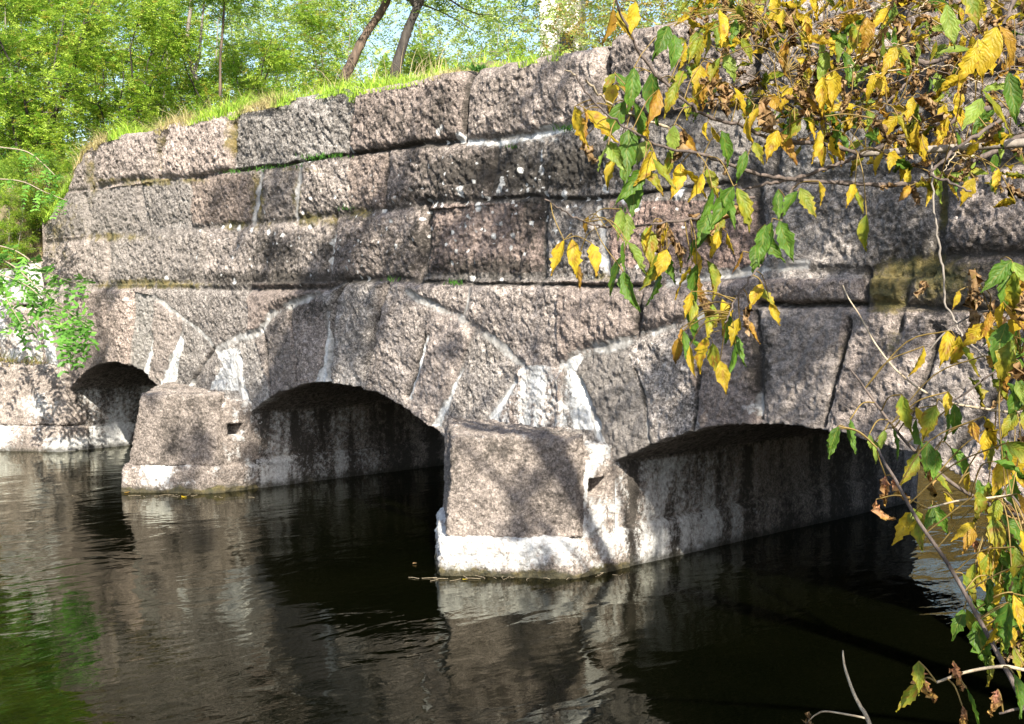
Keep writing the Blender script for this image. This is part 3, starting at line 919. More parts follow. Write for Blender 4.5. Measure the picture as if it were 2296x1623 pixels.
# retaining wall of pale stones past the left end
rw = thing('retaining_wall', (-19.4, -0.2, 1.2), 'sunlit pale retaining wall of big stones at the left bridge end', 'wall')
for i, (x0, x1, y0, y1, z0, z1) in enumerate([(-20.9, -19.25, -0.55, 0.4, 1.2, 1.78), (-19.22, -18.42, -0.35, 0.4, 1.2, 2.05), (-20.6, -19.0, -0.38, 0.5, 1.80, 2.62), (-18.96, -18.40, -0.18, 0.5, 2.07, 2.70)]):
    b = [(x0, y1, z0), (x0, y0 - 0.1, z0), (x1, y0, z0), (x1, y1, z0)]
    t = [(x + 0.01, y + 0.04, z1) for x, y, z in b]
    rough_stone('wall_stone', rw, b, t, voxel=0.024, bevel=0.07, amp=1.6, lum=1.25, seed=20 + i, lime=lambda V: np.clip(0.55 + 0.5 * fbm(V[:, 0] * 4, V[:, 2] * 4, 1, 3), 0, 0.9))

# ------------------------------------------------------------------ terrain, road, water
def height(x, y):
    x = np.asarray(x, float); y = np.asarray(y, float)
    n = 0.22 * fbm(x * 0.45, y * 0.45, 1, 3)
    lb = -18.75 - 0.30 * np.maximum(y - 5, 0) * sstep(5, 30, y) + np.minimum(y, 0) * 0.10
    dl = lb - x
    left = np.interp(dl, [-1.0, 0.0, 0.6, 1.2, 2.2, 4.5, 9, 40], [-1.2, -0.25, 1.05, 1.25, 2.2, 3.7, 4.1, 6.5])
    up = np.interp(dl, [-1.0, 0.0, 1.2, 3.0, 5, 12, 40], [-1.2, -0.2, 1.6, 3.4, 3.9, 4.3, 7.0])
    left = np.where(y > 2, up, left)
    rb = 0.55 + 0.15 * np.maximum(y - 5, 0)
    dr = x - rb
    right = np.interp(dr, [-1.5, 0.0, 0.6, 2, 8, 60], [-1.2, -0.1, 0.55, 0.9, 2.6, 5])
    z = np.maximum(left, right)
    far = np.interp(y - (23 + 0.25 * (x + 12)), [-2, 0, 1.2, 5, 9, 40], [-1.3, -0.1, 1.3, 5.0, 6.5, 9.0])
    z = np.maximum(z, far)
    z = z + n * sstep(-0.4, 0.6, z)
    # embankment carrying the road beyond both ends
    emb = 4.22 + 0.1 * fbm(x * 0.8, y * 0.8, 3, 2)
    side = np.minimum(sstep(-0.9, 0.45, y), sstep(7.5, 4.6, y))
    ke = np.maximum(sstep(-18.3, -19.3, x), sstep(2.5, 4.5, x)) * side
    z = z * (1 - ke) + np.maximum(z, emb) * ke
    # under the bridge deck keep the bed down
    ub = (x > -18.4) & (x < 0.3) & (y > -0.3) & (y < 5.2)
    z = np.where(ub, np.minimum(z, -0.8), z)
    return z


gx = np.unique(np.concatenate([np.linspace(-600, -60, 24), np.linspace(-60, -24, 60), np.arange(-24, 8, 0.2), np.linspace(8, 40, 50), np.linspace(40, 600, 24)]))
gy = np.unique(np.concatenate([np.linspace(-600, -30, 22), np.linspace(-30, -4, 40), np.arange(-4, 9, 0.2), np.linspace(9, 50, 80), np.linspace(50, 700, 26)]))
GX, GY = np.meshgrid(gx, gy)
V = np.stack([GX.ravel(), GY.ravel(), height(GX.ravel(), GY.ravel())], 1)
tag(link('ground', np_mesh('ground', V, grid_faces(len(gy), len(gx)), GROUND)), kind='structure')
# turf over the bridge deck
tx = np.linspace(U0 - 0.1, 6, 160); ty = np.linspace(0.42, BW - 0.02, 30)
TX, TY = np.meshgrid(tx, ty)


def deck_z(x, y):
    lim = np.interp(x, [-18.5, -18.0, -17.6, -17.1, -16.7, -16.3], [3.7, 3.85, 3.98, 4.12, 4.26, 4.32])
    return np.minimum(TOP - 0.05 + (0.12 + 0.42 * sstep(-8.2, -10.5, x)) * sstep(0.45, 1.8, y) + 0.04 * fbm(x * 1.5, y * 1.5, 4, 2), lim + 0.05 + 0.5 * sstep(0.4, 2.0, y))


V = np.stack([TX.ravel(), TY.ravel(), deck_z(TX.ravel(), TY.ravel())], 1)
tag(link('road', np_mesh('road', V, grid_faces(len(ty), len(tx)), GROUND)), kind='structure')
WV = np.array([[-600, -600, 0], [600, -600, 0], [600, 700, 0], [-600, 700, 0]], float)
tag(link('river_water', np_mesh('river_water', WV, [[0, 1, 2, 3]], WATER, smooth=False)), kind='structure')


# ------------------------------------------------------------------ grass
def blades(P, hgt, lean, wid, col, name, mat=GRASS, seed=1, seg=2):
    r = np.random.default_rng(seed); n = len(P)
    hgt = np.broadcast_to(hgt, (n,)); wid = np.broadcast_to(wid, (n,)); lean = np.broadcast_to(lean, (n,))
    th = r.uniform(0, 2 * np.pi, n); dirv = np.stack([np.cos(th), np.sin(th), np.zeros(n)], 1)
    ph = r.uniform(0, 2 * np.pi, n); side = np.stack([np.cos(ph), np.sin(ph), np.zeros(n)], 1)
    rows = []
    for k in range(seg + 1):
        t = k / seg
        c = P + dirv * (lean * hgt * t * t)[:, None] + np.array([0, 0, 1.0]) * (hgt * t * (1 - 0.25 * lean * t))[:, None]
        wv = wid * (1 - 0.85 * t)
        rows.append(c - side * wv[:, None]); rows.append(c + side * wv[:, None])
    V = np.stack(rows, 1).reshape(-1, 3); m = 2 * (seg + 1)
    base = (np.arange(n) * m)[:, None]
    F = np.concatenate([base + np.array([[2 * k, 2 * k + 1, 2 * k + 3, 2 * k + 2]]) for k in range(seg)])
    C = np.repeat(np.concatenate([col, np.ones((n, 1))], 1), m, axis=0)
    return np_mesh(name, V, F, mat, smooth=False, colors={'lc': C})


def mixcol(n, a, b, r, pw=1.0, jit=0.15):
    t = (r.uniform(0, 1, n) ** pw)[:, None]
    c = np.array(a) * (1 - t) + np.array(b) * t
    return c * (1 + jit * r.normal(size=(n, 1))).clip(0.5, 1.6)


r = np.random.default_rng(5)
# verge behind the coping
n = 42000
x = r.uniform(-18.6, -7.3, n); y = np.where(r.uniform(0, 1, n) < 0.25, r.uniform(-0.02, 0.35, n), 0.22 + np.abs(r.normal(0, 0.75, n)))
k = (fbm(x * 1.3, y * 1.3, 2, 3) + 0.30 * (x < -8.6) + 0.25 * (x < -10.5) - 0.42 * (y < 0.36) > -0.05) & (y < 2.6)
x, y = x[k], y[k]; n = len(x)
h = (0.05 + 0.10 * r.uniform(0, 1, n) ** 2) * (1 + 0.8 * sstep(-11, -14, x))
dry = sstep(0.12, 0.5, fbm(x * 0.9, y * 0.9, 7, 2) + 0.12 * (x < -14.5))[:, None]
col = mixcol(n, (0.18, 0.36, 0.03), (0.42, 0.56, 0.07), r) * (1 - dry) + mixcol(n, (0.34, 0.28, 0.11), (0.48, 0.42, 0.22), r) * dry
tag(link('verge_grass', blades(np.stack([x, y, np.where(x < U0, height(x, y), np.where(y < 0.40, z_top(x) + 0.015 - 0.05 * (y < 0.05), deck_z(x, y))) - 0.02], 1), h * (0.7 + 0.6 * (fbm(x * 3, y * 3, 9, 2) > 0.15)), r.uniform(0.2, 1.3, n), 0.006, col, 'verge_grass', seed=2)),
    'bright turf and bleached dry grass along the wall top', 'grass', kind='stuff')
# dry stalks
n = 420
x = r.uniform(-18.5, -10.2, n); y = 0.5 + np.abs(r.normal(0, 0.7, n))
kk = fbm(x * 0.8, x * 0 + 3, 1, 2) > -0.25; x, y = x[kk], y[kk]; n = len(x)
col = mixcol(n, (0.34, 0.26, 0.12), (0.58, 0.50, 0.32), r)
tag(link('dry_stalks', blades(np.stack([x, y, np.where(x < U0, height(x, y), deck_z(x, y))], 1), r.uniform(0.2, 0.5, n), r.uniform(0.1, 0.9, n), 0.0045, col, 'dry_stalks', seed=3, seg=3)),
    'thin straw-coloured seed stalks rising out of the verge', 'dry grass', kind='stuff')
# bank grass, left
n = 40000
x = np.where(r.uniform(0, 1, n) < 0.5, r.uniform(-24, -18.3, n), r.uniform(-21.2, -18.3, n)); y = np.where(x > -21.2, r.uniform(-1.6, 0.6, n), r.uniform(-5.0, 0.6, n)); z = height(x, y)
k = (z > 1.0) & (fbm(x * 1.2, y * 1.2, 5, 3) > -0.45); x, y, z = x[k], y[k], z[k]; n = len(x)
dry = sstep(-0.1, 0.3, fbm(x * 0.9, y * 0.9, 1, 2))[:, None]
col = mixcol(n, (0.11, 0.23, 0.025), (0.28, 0.38, 0.06), r) * (1 - dry) + mixcol(n, (0.32, 0.24, 0.12), (0.52, 0.42, 0.26), r) * dry
tag(link('bank_grass', blades(np.stack([x, y, z - 0.02], 1), 0.10 + 0.28 * r.uniform(0, 1, n) ** 2, r.uniform(0.3, 1.4, n), 0.007, col, 'bank_grass', seed=4)),
    'dry tangled grass on the steep left river bank', 'grass', kind='stuff')
# moss and grass in the wall joints
pts = []
for px, py, sp, m_ in [(735, 349, 26, 90), (640, 372, 30, 60), (575, 379, 18, 50), (700, 355, 12, 60), (1272, 288, 12, 60), (1020, 636, 12, 40), (875, 628, 8, 14), (1140, 330, 8, 14), (1398, 470, 10, 25), (520, 386, 14, 30), (780, 468, 10, 20), (1050, 150, 10, 90), (1400, 95, 26, 120), (1040, 148, 20, 90)]:
    for _ in range(m_):
        q = on_plane(px + r.normal(0, sp), py + r.normal(0, 2.5), -0.0); pts.append((q[0], r.uniform(-0.02, 0.05) + (0.12 if py < 160 else 0), q[2] - 0.01))
pts = np.array(pts); n = len(pts)
tag(link('joint_moss', blades(pts, r.uniform(0.02, 0.075, n), r.uniform(0.3, 1.6, n), 0.006, mixcol(n, (0.03, 0.11, 0.012), (0.09, 0.22, 0.03), r), 'joint_moss', seed=6)),
    'small green moss and grass tufts growing in wall joints', 'moss', kind='stuff')
# ledge grass at left over the abutment
n = 2600
x = r.uniform(-21.3, -17.9, n); y = r.uniform(-1.3, -0.1, n)
k = y > np.interp(x, [-21.5, -19.4, -18.05, -17.3], [-1.5, -1.25, -0.72, -0.1]); x, y = x[k], y[k]; n = len(x)
tag(link('ledge_grass', blades(np.stack([x, y, np.full(n, 1.2)], 1), 0.05 + 0.22 * r.uniform(0, 1, n) ** 2, r.uniform(0.4, 1.6, n), 0.007, mixcol(n, (0.10, 0.14, 0.03), (0.46, 0.33, 0.14), r), 'ledge_grass', seed=8)),
    'brown and green grass on the stone ledge above the water', 'grass', kind='stuff')


# ------------------------------------------------------------------ background trees (locust)
def sprays(O, D, nl, ll, r, col, droop=0.35):
    """pinnate leaves: O origin, D direction, nl leaflet pairs, ll leaflet length -> V,F,C"""
    n = len(O)
    D = D / np.linalg.norm(D, axis=1)[:, None]
    L = ll * (nl * 0.62) * r.uniform(0.7, 1.25, n)
    S = np.cross(D, np.array([0, 0, 1.0])) + r.normal(0, 0.25, (n, 3)); S /= np.linalg.norm(S, axis=1)[:, None] + 1e-9
    Nn = np.cross(S, D)
    Vs = []
    for k in range(nl):
        t = (k + 0.7) / nl
        c = O + D * (L * t)[:, None] + np.array([0, 0, -1.0]) * (droop * L * t * t)[:, None]
        for s in (-1, 1):
            a = S * s * 0.9 + D * 0.35 + Nn * r.normal(0, 0.35, (n, 1)) + np.array([0, 0, -0.2])
            a /= np.linalg.norm(a, axis=1)[:, None]
            b = np.cross(a, Nn + r.normal(0, 0.3, (n, 3))); b /= np.linalg.norm(b, axis=1)[:, None] + 1e-9
            l_ = ll * r.uniform(0.75, 1.15, (n, 1)); w_ = l_ * 0.24
            Vs.append(np.stack([c, c + a * l_ * 0.5 + b * w_, c + a * l_, c + a * l_ * 0.5 - b * w_], 1))
    A = np.stack(Vs, 1)                                    # n, 2nl, 4, 3
    V = A.reshape(-1, 3); F = np.arange(len(V)).reshape(-1, 4)
    C = np.repeat(np.concatenate([col, np.ones((n, 1))], 1), 2 * nl * 4, axis=0)
    C[:, :3] *= np.repeat(r.uniform(0.8, 1.2, (len(V) // 4, 1)), 4, axis=0)
    return V, F, C


def woody(seed, h, stems, spread, first, nsp, ll=0.05, nl=5, thin=0.035, hue=0.5, gap=0.0):
    """a young multi-stemmed locust: returns branch mesh, leaf mesh (base at origin)"""
    r = np.random.default_rng(seed); paths = []; nodes = []; nd = []
    for s in range(stems):
        th = r.uniform(0, 2 * np.pi); tilt = r.uniform(0.05, spread)
        hs = h * r.uniform(0.7, 1.05); k = 9
        t = np.linspace(0, 1, k)
        base = np.array([r.normal(0, 0.15), r.normal(0, 0.15), 0])
        pts = base + np.stack([np.cos(th) * tilt * hs * t ** 1.3 + 0.10 * np.cumsum(r.normal(0, 1, k)) * 0.5, np.sin(th) * tilt * hs * t ** 1.3 + 0.10 * np.cumsum(r.normal(0, 1, k)) * 0.5, hs * t], 1)
        paths.append((pts, thin * (1 - 0.8 * t) * r.uniform(0.7, 1.2)))
        for b in range(int(hs * 4.5)):
            tb = r.uniform(first, 1.0); i = min(int(tb * (k - 1)), k - 2); f = tb * (k - 1) - i
            o = pts[i] * (1 - f) + pts[i + 1] * f
            L = hs * 0.26 * (1.25 - tb * 0.8) * r.uniform(0.6, 1.3); a = r.uniform(0, 2 * np.pi); el = r.uniform(-0.1, 0.8)
            d = np.array([np.cos(a) * math.cos(el), np.sin(a) * math.cos(el), math.sin(el)])
            tt = np.linspace(0, 1, 5)[:, None]
            bp = o + d * L * tt + np.array([0, 0, -0.25]) * L * tt ** 2 + r.normal(0, 0.03, (5, 3)) * tt
            paths.append((bp, np.linspace(thin * 0.32, 0.004, 5)))
            nodes.append(bp[1:]); nd.append(np.repeat(d[None], 4, 0))
    nodes = np.concatenate(nodes); nd = np.concatenate(nd)
    ix = r.integers(0, len(nodes), nsp)
    O = nodes[ix] + r.normal(0, 0.10, (nsp, 3)); D = nd[ix] * 0.7 + r.normal(0, 0.7, (nsp, 3)); D[:, 2] *= 0.6
    base = mixcol(nsp, (0.09, 0.24, 0.018), (0.42, 0.55, 0.07), r, 0.7)
    yel = (r.uniform(0, 1, nsp) < 0.10 * hue)[:, None]
    base = np.where(yel, mixcol(nsp, (0.30, 0.28, 0.05), (0.42, 0.34, 0.06), r), base)
    LV, LF, LC = sprays(O, D, nl, ll, r, base)
    BV, BF = tubes(paths, 5)
    return BV, BF, LV, LF, LC


def tree_thing(name, seed, label, cat, group, bark, **k):
    BV, BF, LV, LF, LC = woody(seed, **k)
    o = thing(name, (0, 0, 0), label, cat, group)
    b = link('trunk', np_mesh('trunk', BV, BF, bark), o)
    c = link('crown', np_mesh('crown', LV, LF, LEAF_WOOD, smooth=False, colors={'lc': LC}), o)
    return o


GRP = 'young locust trees on the embankment behind the bridge'
proto = [tree_thing('locust_sapling', 101, 'x', 'sapling', GRP, BARK_GREY, h=4.6, stems=4, spread=0.32, first=0.05, nsp=5200),
         tree_thing('locust_sapling', 102, 'x', 'sapling', GRP, BARK_GREY, h=5.6, stems=3, spread=0.25, first=0.12, nsp=5200, hue=1.0),
         tree_thing('locust_sapling', 103, 'x', 'sapling', GRP, BARK_DARK, h=3.0, stems=6, spread=0.5, first=0.02, nsp=4200)]
# spots: column in the photograph, distance along that line of sight, kind, scale, label
spots = [(30, 23.0, 0, 1.0, 'bushy locust sapling at the far left end above the dry bank'),
         (150, 25.0, 1, 1.1, 'tall thin locust sapling behind the dry stalks near the left edge'),
         (270, 23.0, 2, 1.0, 'low wide locust bush where the wall top drops at the left'),
         (330, 27.0, 0, 1.15, 'full locust sapling right of the thin pale trunk at left'),
         (440, 29.0, 1, 1.1, 'locust sapling in front of the forked grey trunk'),
         (520, 24.5, 2, 1.0, 'low locust bush right of the straight slim stem'),
         (600, 27.0, 0, 1.0, 'rounded locust sapling left of the leaning brown trunk'),
         (700, 25.0, 2, 1.05, 'low locust bush above the bright turf of the wall top'),
         (760, 29.0, 1, 1.0, 'slender locust sapling just left of the leaning brown trunk'),
         (850, 27.0, 0, 0.9, 'locust sapling seen between the two dark trunks'),
         (980, 24.0, 2, 1.0, 'low locust bush just right of the black trunk'),
         (1040, 28.0, 1, 1.0, 'yellowish locust sapling over the split in the coping'),
         (1120, 23.0, 2, 1.0, 'spreading locust bush above the large coping boulder'),
         (1170, 27.0, 0, 0.9, 'locust sapling left of the white house wall'),
         (1330, 26.0, 1, 0.9, 'sparse locust sapling right of the white house wall'),
         (1300, 21.5, 2, 0.62, 'small locust bush below the white house wall'),
         (1195, 25.0, 2, 1.1, 'dense low locust bush hiding the left side of the house'),
         (1330, 24.5, 2, 1.15, 'dense low locust bush hiding the right side of the house'),
         (1250, 26.0, 2, 1.35, 'dense low locust bush right below the white house'),
         (1085, 25.0, 2, 1.25, 'broad locust bush halfway between the black trunk and the house'),
         (90, 21.5, 2, 1.0, 'low locust bush at the left edge above the locust shoots'),
         (1480, 24.0, 0, 1.0, 'dark locust sapling behind the yellow maple leaves'),
         (1400, 30.0, 0, 1.1, 'dim green locust sapling behind the hanging orange leaves')]
used = [False] * 3
for i, (px, dep, kd, scl, lab) in enumerate(spots):
    q = at_depth(px, 650, dep); zz = float(height(q[0], q[1])) - 0.05
    if q[1] < BW and q[0] > U0: zz = 4.3
    o = dup(proto[kd], (q[0], q[1], zz), i * 1.7, scl, lab)
    if q[1] < 9 and zz < 3.0: o.location.z = 3.4
for x, y, z, kd, scl, lab in [(-19.1, -0.75, 2.5, 2, 0.42, 'low locust seedling clinging to the bank beside the wall end'), (-18.75, 0.15, 3.2, 2, 0.38, 'small locust seedling just over the broken wall end'), (-20.4, -0.9, 3.0, 0, 0.40, 'locust seedling in dry grass at the left edge'),
                              (-18.3, 0.5, 3.45, 2, 0.30, 'tiny locust seedling hiding the end of the top course'),
                              (-17.75, 0.3, 3.55, 2, 0.26, 'small bushy locust seedling growing on the sloping coping end'), (-18.55, -0.35, 2.75, 0, 0.26, 'thin locust seedling leaning out above the white stones')]:
    dup(proto[kd], (x, y, z), x * 3, scl, lab)
for p in proto:
    for c in list(p.children): bpy.data.objects.remove(c)
    bpy.data.objects.remove(p)


def tall_tree(name, pts, r0, r1, label, bark, fork=None, seed=1, crown_r=1.8, nsp=1300):
    """trunk follows traced points from the ground up, crown carried above"""
    r = np.random.default_rng(seed)
    pts = np.array(pts); sp = spline(pts, 6); n = len(sp)
    top = sp[-1]; d = sp[-1] - sp[-3]; d /= np.linalg.norm(d)
    ext = np.array([top + d * t + np.array([0, 0, 0.35 * t]) + 0.12 * r.normal(size=3) for t in (0.6, 1.4, 2.3, 3.2)])
    full = np.vstack([sp, ext]); m = len(full)
    sp_r = np.linspace(r0, r1, m) * (1 + 0.08 * r.normal(size=m))
    paths = [(full, sp_r)]
    if fork is not None:
        paths.append((spline(np.array(fork), 6), np.linspace(r1 * 1.3, r1 * 0.5, (len(fork) - 1) * 6 + 1)))
    nodes = []; nd = []
    for b in range(26):
        f = r.uniform(0.72, 1.0); o = full[int(f * (m - 1))]
        a = r.uniform(0, 6.28); el = r.uniform(0.0, 0.9); dd = np.array([np.cos(a) * math.cos(el), np.sin(a) * math.cos(el), math.sin(el)])
        L = crown_r * r.uniform(0.5, 1.1); tt = np.linspace(0, 1, 6)[:, None]
        bp = o + dd * L * tt + np.array([0, 0, -0.2]) * L * tt ** 2 + 0.05 * r.normal(size=(6, 3)) * tt
        paths.append((bp, np.linspace(r1 * 0.4, 0.006, 6))); nodes.append(bp[1:]); nd.append(np.repeat(dd[None], 5, 0))
    nodes = np.concatenate(nodes); nd = np.concatenate(nd); ix = r.integers(0, len(nodes), nsp)
    O = nodes[ix] + r.normal(0, 0.15, (nsp, 3)); D = nd[ix] + r.normal(0, 0.7, (nsp, 3))
    col = mixcol(nsp, (0.11, 0.25, 0.022), (0.34, 0.46, 0.07), r)
    LV, LF, LC = sprays(O, D, 6, 0.055, r, col)
    BV, BF = tubes(paths, 8)
    o = thing(name, tuple(pts[0]), label, 'tree', 'tall trees behind the bridge')
    link('trunk', np_mesh('trunk', BV, BF, bark), o)
    link('crown', np_mesh('crown', LV, LF, LEAF_WOOD, smooth=False, colors={'lc': LC}), o)
    return o


def tp(dep, *pp): return [at_depth(x, y, dep) for x, y in pp]


tall_tree('locust_tree', tp(19.5, (770, 178), (788, 141), (818, 80), (852, 30), (872, -10), (890, -70)), .085, .05, 'leaning brown-barked locust tree left of the black trunk', BARK_BROWN, seed=11)
tall_tree('locust_tree', tp(18.8, (884, 175), (890, 145), (902, 105), (916, 62), (934, 20), (948, -15), (966, -80)), .085, .055, 'black forked locust trunk standing at the edge of the bridge', BARK_DARK,
          fork=tp(18.8, (936, 16), (922, -8), (905, -60)), seed=12)
tall_tree('locust_tree', tp(24, (446, 200), (436, 168), (424, 130), (420, 80), (430, 0), (436, -60)), .05, .03, 'grey forked locust tree left of the straight slim stem', BARK_GREY,
          fork=tp(24, (434, 165), (446, 125), (452, 60), (460, -20)), seed=13)
tall_tree('locust_tree', tp(23, (494, 215), (494, 130), (500, 60), (504, -30)), .026, .018, 'straight slim locust stem beside the forked tree', BARK_BROWN, seed=14, crown_r=1.2)
tall_tree('locust_tree', tp(26, (172, 235), (160, 106), (148, 40), (138, -30)), .045, .028, 'thin pale locust tree leaning left over the dry bank', BARK_GREY, seed=15, crown_r=1.4)

# distant wood and the upstream bank, each one mass
r = np.random.default_rng(77)
n = 26000
px = r.uniform(-300, 1700, n); dep = r.uniform(34, 46, n); P = np.array([at_depth(a, 650, b) for a, b in zip(px, dep)])
hh = 13.5 + 2.2 * fbm(px / 120, dep * 0 + 2, 0, 2)
P[:, 2] = 3.5 + r.uniform(0, 1, n) * (hh - 3.5)
gapf = fbm(px / 60, P[:, 2] * 1.1, 4, 3) > -0.25
P = P[gapf]; n = len(P)
LV, LF, LC = sprays(P, r.normal(0, 1, (n, 3)) * np.array([1, 1, 0.5]), 6, 0.13, r, mixcol(n, (0.24, 0.37, 0.08), (0.52, 0.60, 0.22), r))
tag(link('distant_wood', np_mesh('distant_wood', LV, LF, LEAF_WOOD, smooth=False, colors={'lc': LC})), 'light green wood filling the distance with gaps of sky', 'wood', kind='stuff')
n = 20000
x = r.uniform(-27, -5, n); y = r.uniform(21, 28, n) + 0.25 * (x + 12); z = height(x, y) + r.uniform(0, 1, n) ** 1.0 * 13.5
k = fbm(x * 0.5, z * 0.6, 4, 2) > -0.4
P = np.stack([x, y, z], 1)[k]; n = len(P)
LV, LF, LC = sprays(P, r.normal(0, 1, (n, 3)) * np.array([1, 1, 0.5]), 5, 0.12, r, mixcol(n, (0.34, 0.26, 0.06), (0.60, 0.44, 0.16), r))
tag(link('upstream_thicket', np_mesh('upstream_thicket', LV, LF, LEAF_WOOD, smooth=False, colors={'lc': LC})), 'yellowing thicket on the upstream bank mirrored under the near arch', 'thicket', kind='stuff')

# house glimpsed through the trees
hp = at_depth(1262, 650, 40)
HX, HY = hp[0], hp[1]
house = thing('house', (HX, HY, 3.6), 'white rendered house wall glimpsed through the trees', 'house')
WHITE = simple_mat('white_render', (0.72, 0.70, 0.66), (0.84, 0.82, 0.78), 2.0, 0.8, 0.1)
GREY = simple_mat('grey_base', (0.20, 0.19, 0.18), (0.34, 0.33, 0.31), 3.0)
ROOF = simple_mat('grey_roof', (0.10, 0.07, 0.06), (0.18, 0.13, 0.11), 5.0)
PANE, pnt, pb = new_mat('window_pane'); pb.inputs['Base Color'].default_value = (0.02, 0.025, 0.03, 1); pb.inputs['Roughness'].default_value = 0.1


def boxes(name, L, mat, parent, bev=0.0, rot=0.0, org=(0, 0, 0)):
    bm = bmesh.new()
    for x0, x1, y0, y1, z0, z1 in L:
        v = [bm.verts.new((x, y, z)) for x in (x0, x1) for y in (y0, y1) for z in (z0, z1)]
        for f in ((0, 1, 3, 2), (4, 6, 7, 5), (0, 4, 5, 1), (2, 3, 7, 6), (0, 2, 6, 4), (1, 5, 7, 3)): bm.faces.new([v[i] for i in f])
    bmesh.ops.recalc_face_normals(bm, faces=bm.faces)
    if bev: bmesh.ops.bevel(bm, geom=list(bm.edges), offset=bev, segments=1, affect='EDGES')
    me = bpy.data.meshes.new(name); bm.to_mesh(me); bm.free(); me.materials.append(mat)
    o = bpy.data.objects.new(name, me); COL.objects.link(o); o.parent = parent
    return o


house.rotation_euler = (0, 0, math.radians(40))
boxes('wall', [(-0.6, 0.6, -1.6, 1.6, 2.4, 8.6)], WHITE, house, 0.02)
boxes('base', [(-0.68, 0.68, -1.68, 1.68, -0.6, 2.4)], GREY, house, 0.03)
bm = bmesh.new()
rv = [bm.verts.new(v) for v in [(-1.6, -1.9, 8.58), (1.6, -1.9, 8.58), (1.6, 1.9, 8.58), (-1.6, 1.9, 8.58), (-1.6, 0, 10.2), (1.6, 0, 10.2)]]
for f in ((0, 1, 5, 4), (2, 3, 4, 5), (0, 4, 3), (1, 2, 5), (0, 3, 2, 1)): bm.faces.new([rv[i] for i in f])
me = bpy.data.meshes.new('roof'); bm.to_mesh(me); bm.free(); me.materials.append(ROOF)
ro = bpy.data.objects.new('roof', me); COL.objects.link(ro); ro.parent = house
for wz in (5.2,):
    wf = boxes('window', [(-0.05, 0.02, -1.66, -1.58, wz, wz + 1.4), (0.43, 0.50, -1.66, -1.58, wz, wz + 1.4), (0.02, 0.43, -1.66, -1.58, wz + 1.33, wz + 1.4), (0.02, 0.43, -1.66, -1.58, wz, wz + 0.07)], GREY, house)
    boxes('pane', [(0.02, 0.43, -1.63, -1.61, wz + 0.07, wz + 1.33)], PANE, wf)


# ------------------------------------------------------------------ foreground maple
def leaflet(base, tip_dir, width_dir, L, Wd, fold, curl, colf, r, brown=0.0):
    """one box-elder leaflet: 9 x 5 grid with a toothed edge; returns V, F, C"""
    nu, nv = 13, 7
    t = np.linspace(0, 1, nu)
    prof = np.interp(t, [0, .06, .18, .35, .5, .62, .74, .86, 1.0], [0.03, .30, .74, 1.0, .93, .74, .46, .20, 0.0])
    teeth = 1 + 0.17 * np.array([0, 0, 0, .1, -.3, .6, -.7, .9, -.8, .9, -.7, .5, 0]) * r.uniform(0.4, 1.3)
    prof = prof * teeth
    prof[-1] = 0.0
    s = np.linspace(-1, 1, nv)
    nrm = np.cross(width_dir, tip_dir)
    # crumpling: bend along the length and roll across
    ang = curl * t ** 1.5
    cx = np.concatenate([[0], np.cumsum(np.cos(ang[:-1]) * np.diff(t))]) * L
    cz = np.concatenate([[0], np.cumsum(np.sin(ang[:-1]) * np.diff(t))]) * L
    roll = fold + brown * 1.3 * t
    V = np.zeros((nu, nv, 3))
    wob = brown * 0.10 * L
    for j in range(nv):
        hw = Wd * prof * abs(s[j])
        a = roll * (0.7 + 0.5 * abs(s[j]))
        off_w = np.sign(s[j]) * hw * np.cos(a)
        off_n = hw * np.sin(a)
        nt_ = -np.sin(ang)[:, None] * tip_dir + np.cos(ang)[:, None] * nrm
        V[:, j] = base + tip_dir * cx[:, None] + nrm * cz[:, None] + width_dir * off_w[:, None] + nt_ * off_n[:, None] + (wob + 0.012 * L) * r.normal(size=(nu, 3)) * (t[:, None] > 0.1)
    C = colf(np.broadcast_to(t[:, None], (nu, nv)), np.broadcast_to(np.abs(s)[None], (nu, nv)))
    C[..., 3] = 0.0
    C[..., :3] *= 1
    vt = np.stack([np.broadcast_to(t[:, None], (nu, nv)), np.broadcast_to(np.abs(s)[None], (nu, nv))], -1).reshape(-1, 2)
    return V.reshape(-1, 3), grid_faces(nu, nv), np.concatenate([C.reshape(-1, 4)[:, :3], vt], 1)


PAL = {'Y': ((0.49, 0.38, 0.020), (0.48, 0.31, 0.020)), 'G': ((0.065, 0.155, 0.016), (0.11, 0.22, 0.024)), 'P': ((0.18, 0.28, 0.04), (0.28, 0.36, 0.06)), 'M': ((0.15, 0.23, 0.022), (0.40, 0.30, 0.022)),
       'O': ((0.42, 0.25, 0.024), (0.30, 0.15, 0.03)), 'B': ((0.34, 0.20, 0.085), (0.48, 0.33, 0.18)), 'K': ((0.50, 0.22, 0.15), (0.55, 0.36, 0.08))}


def col_fn(kind, r):
    a, b = (np.array(c) for c in PAL[kind]); f0 = r.uniform(0.6, 1.3); ph = r.uniform(0, 9); lum = r.uniform(0.85, 1.12)
    spot = r.uniform(0, 1)
    def f(t, s):
        m = np.clip(t * f0 * 0.8 + s * 0.35 - 0.15 + 0.35 * vnoise(t * 4 + ph, s * 3 + ph), 0, 1)[..., None]
        c = (a * (1 - m) + b * m) * lum
        if kind in 'YMOK' and spot > 0.45:
            bt = np.clip((vnoise(t * 6 - ph, s * 5 + ph) - 0.35) * 4 + (t > 0.8) * 0.5 * (spot > 0.75), 0, 0.8)[..., None]
            c = c * (1 - bt) + np.array((0.33, 0.13, 0.03)) * bt
        return np.concatenate([c, np.ones(c.shape[:-1] + (1,))], -1)
    return f


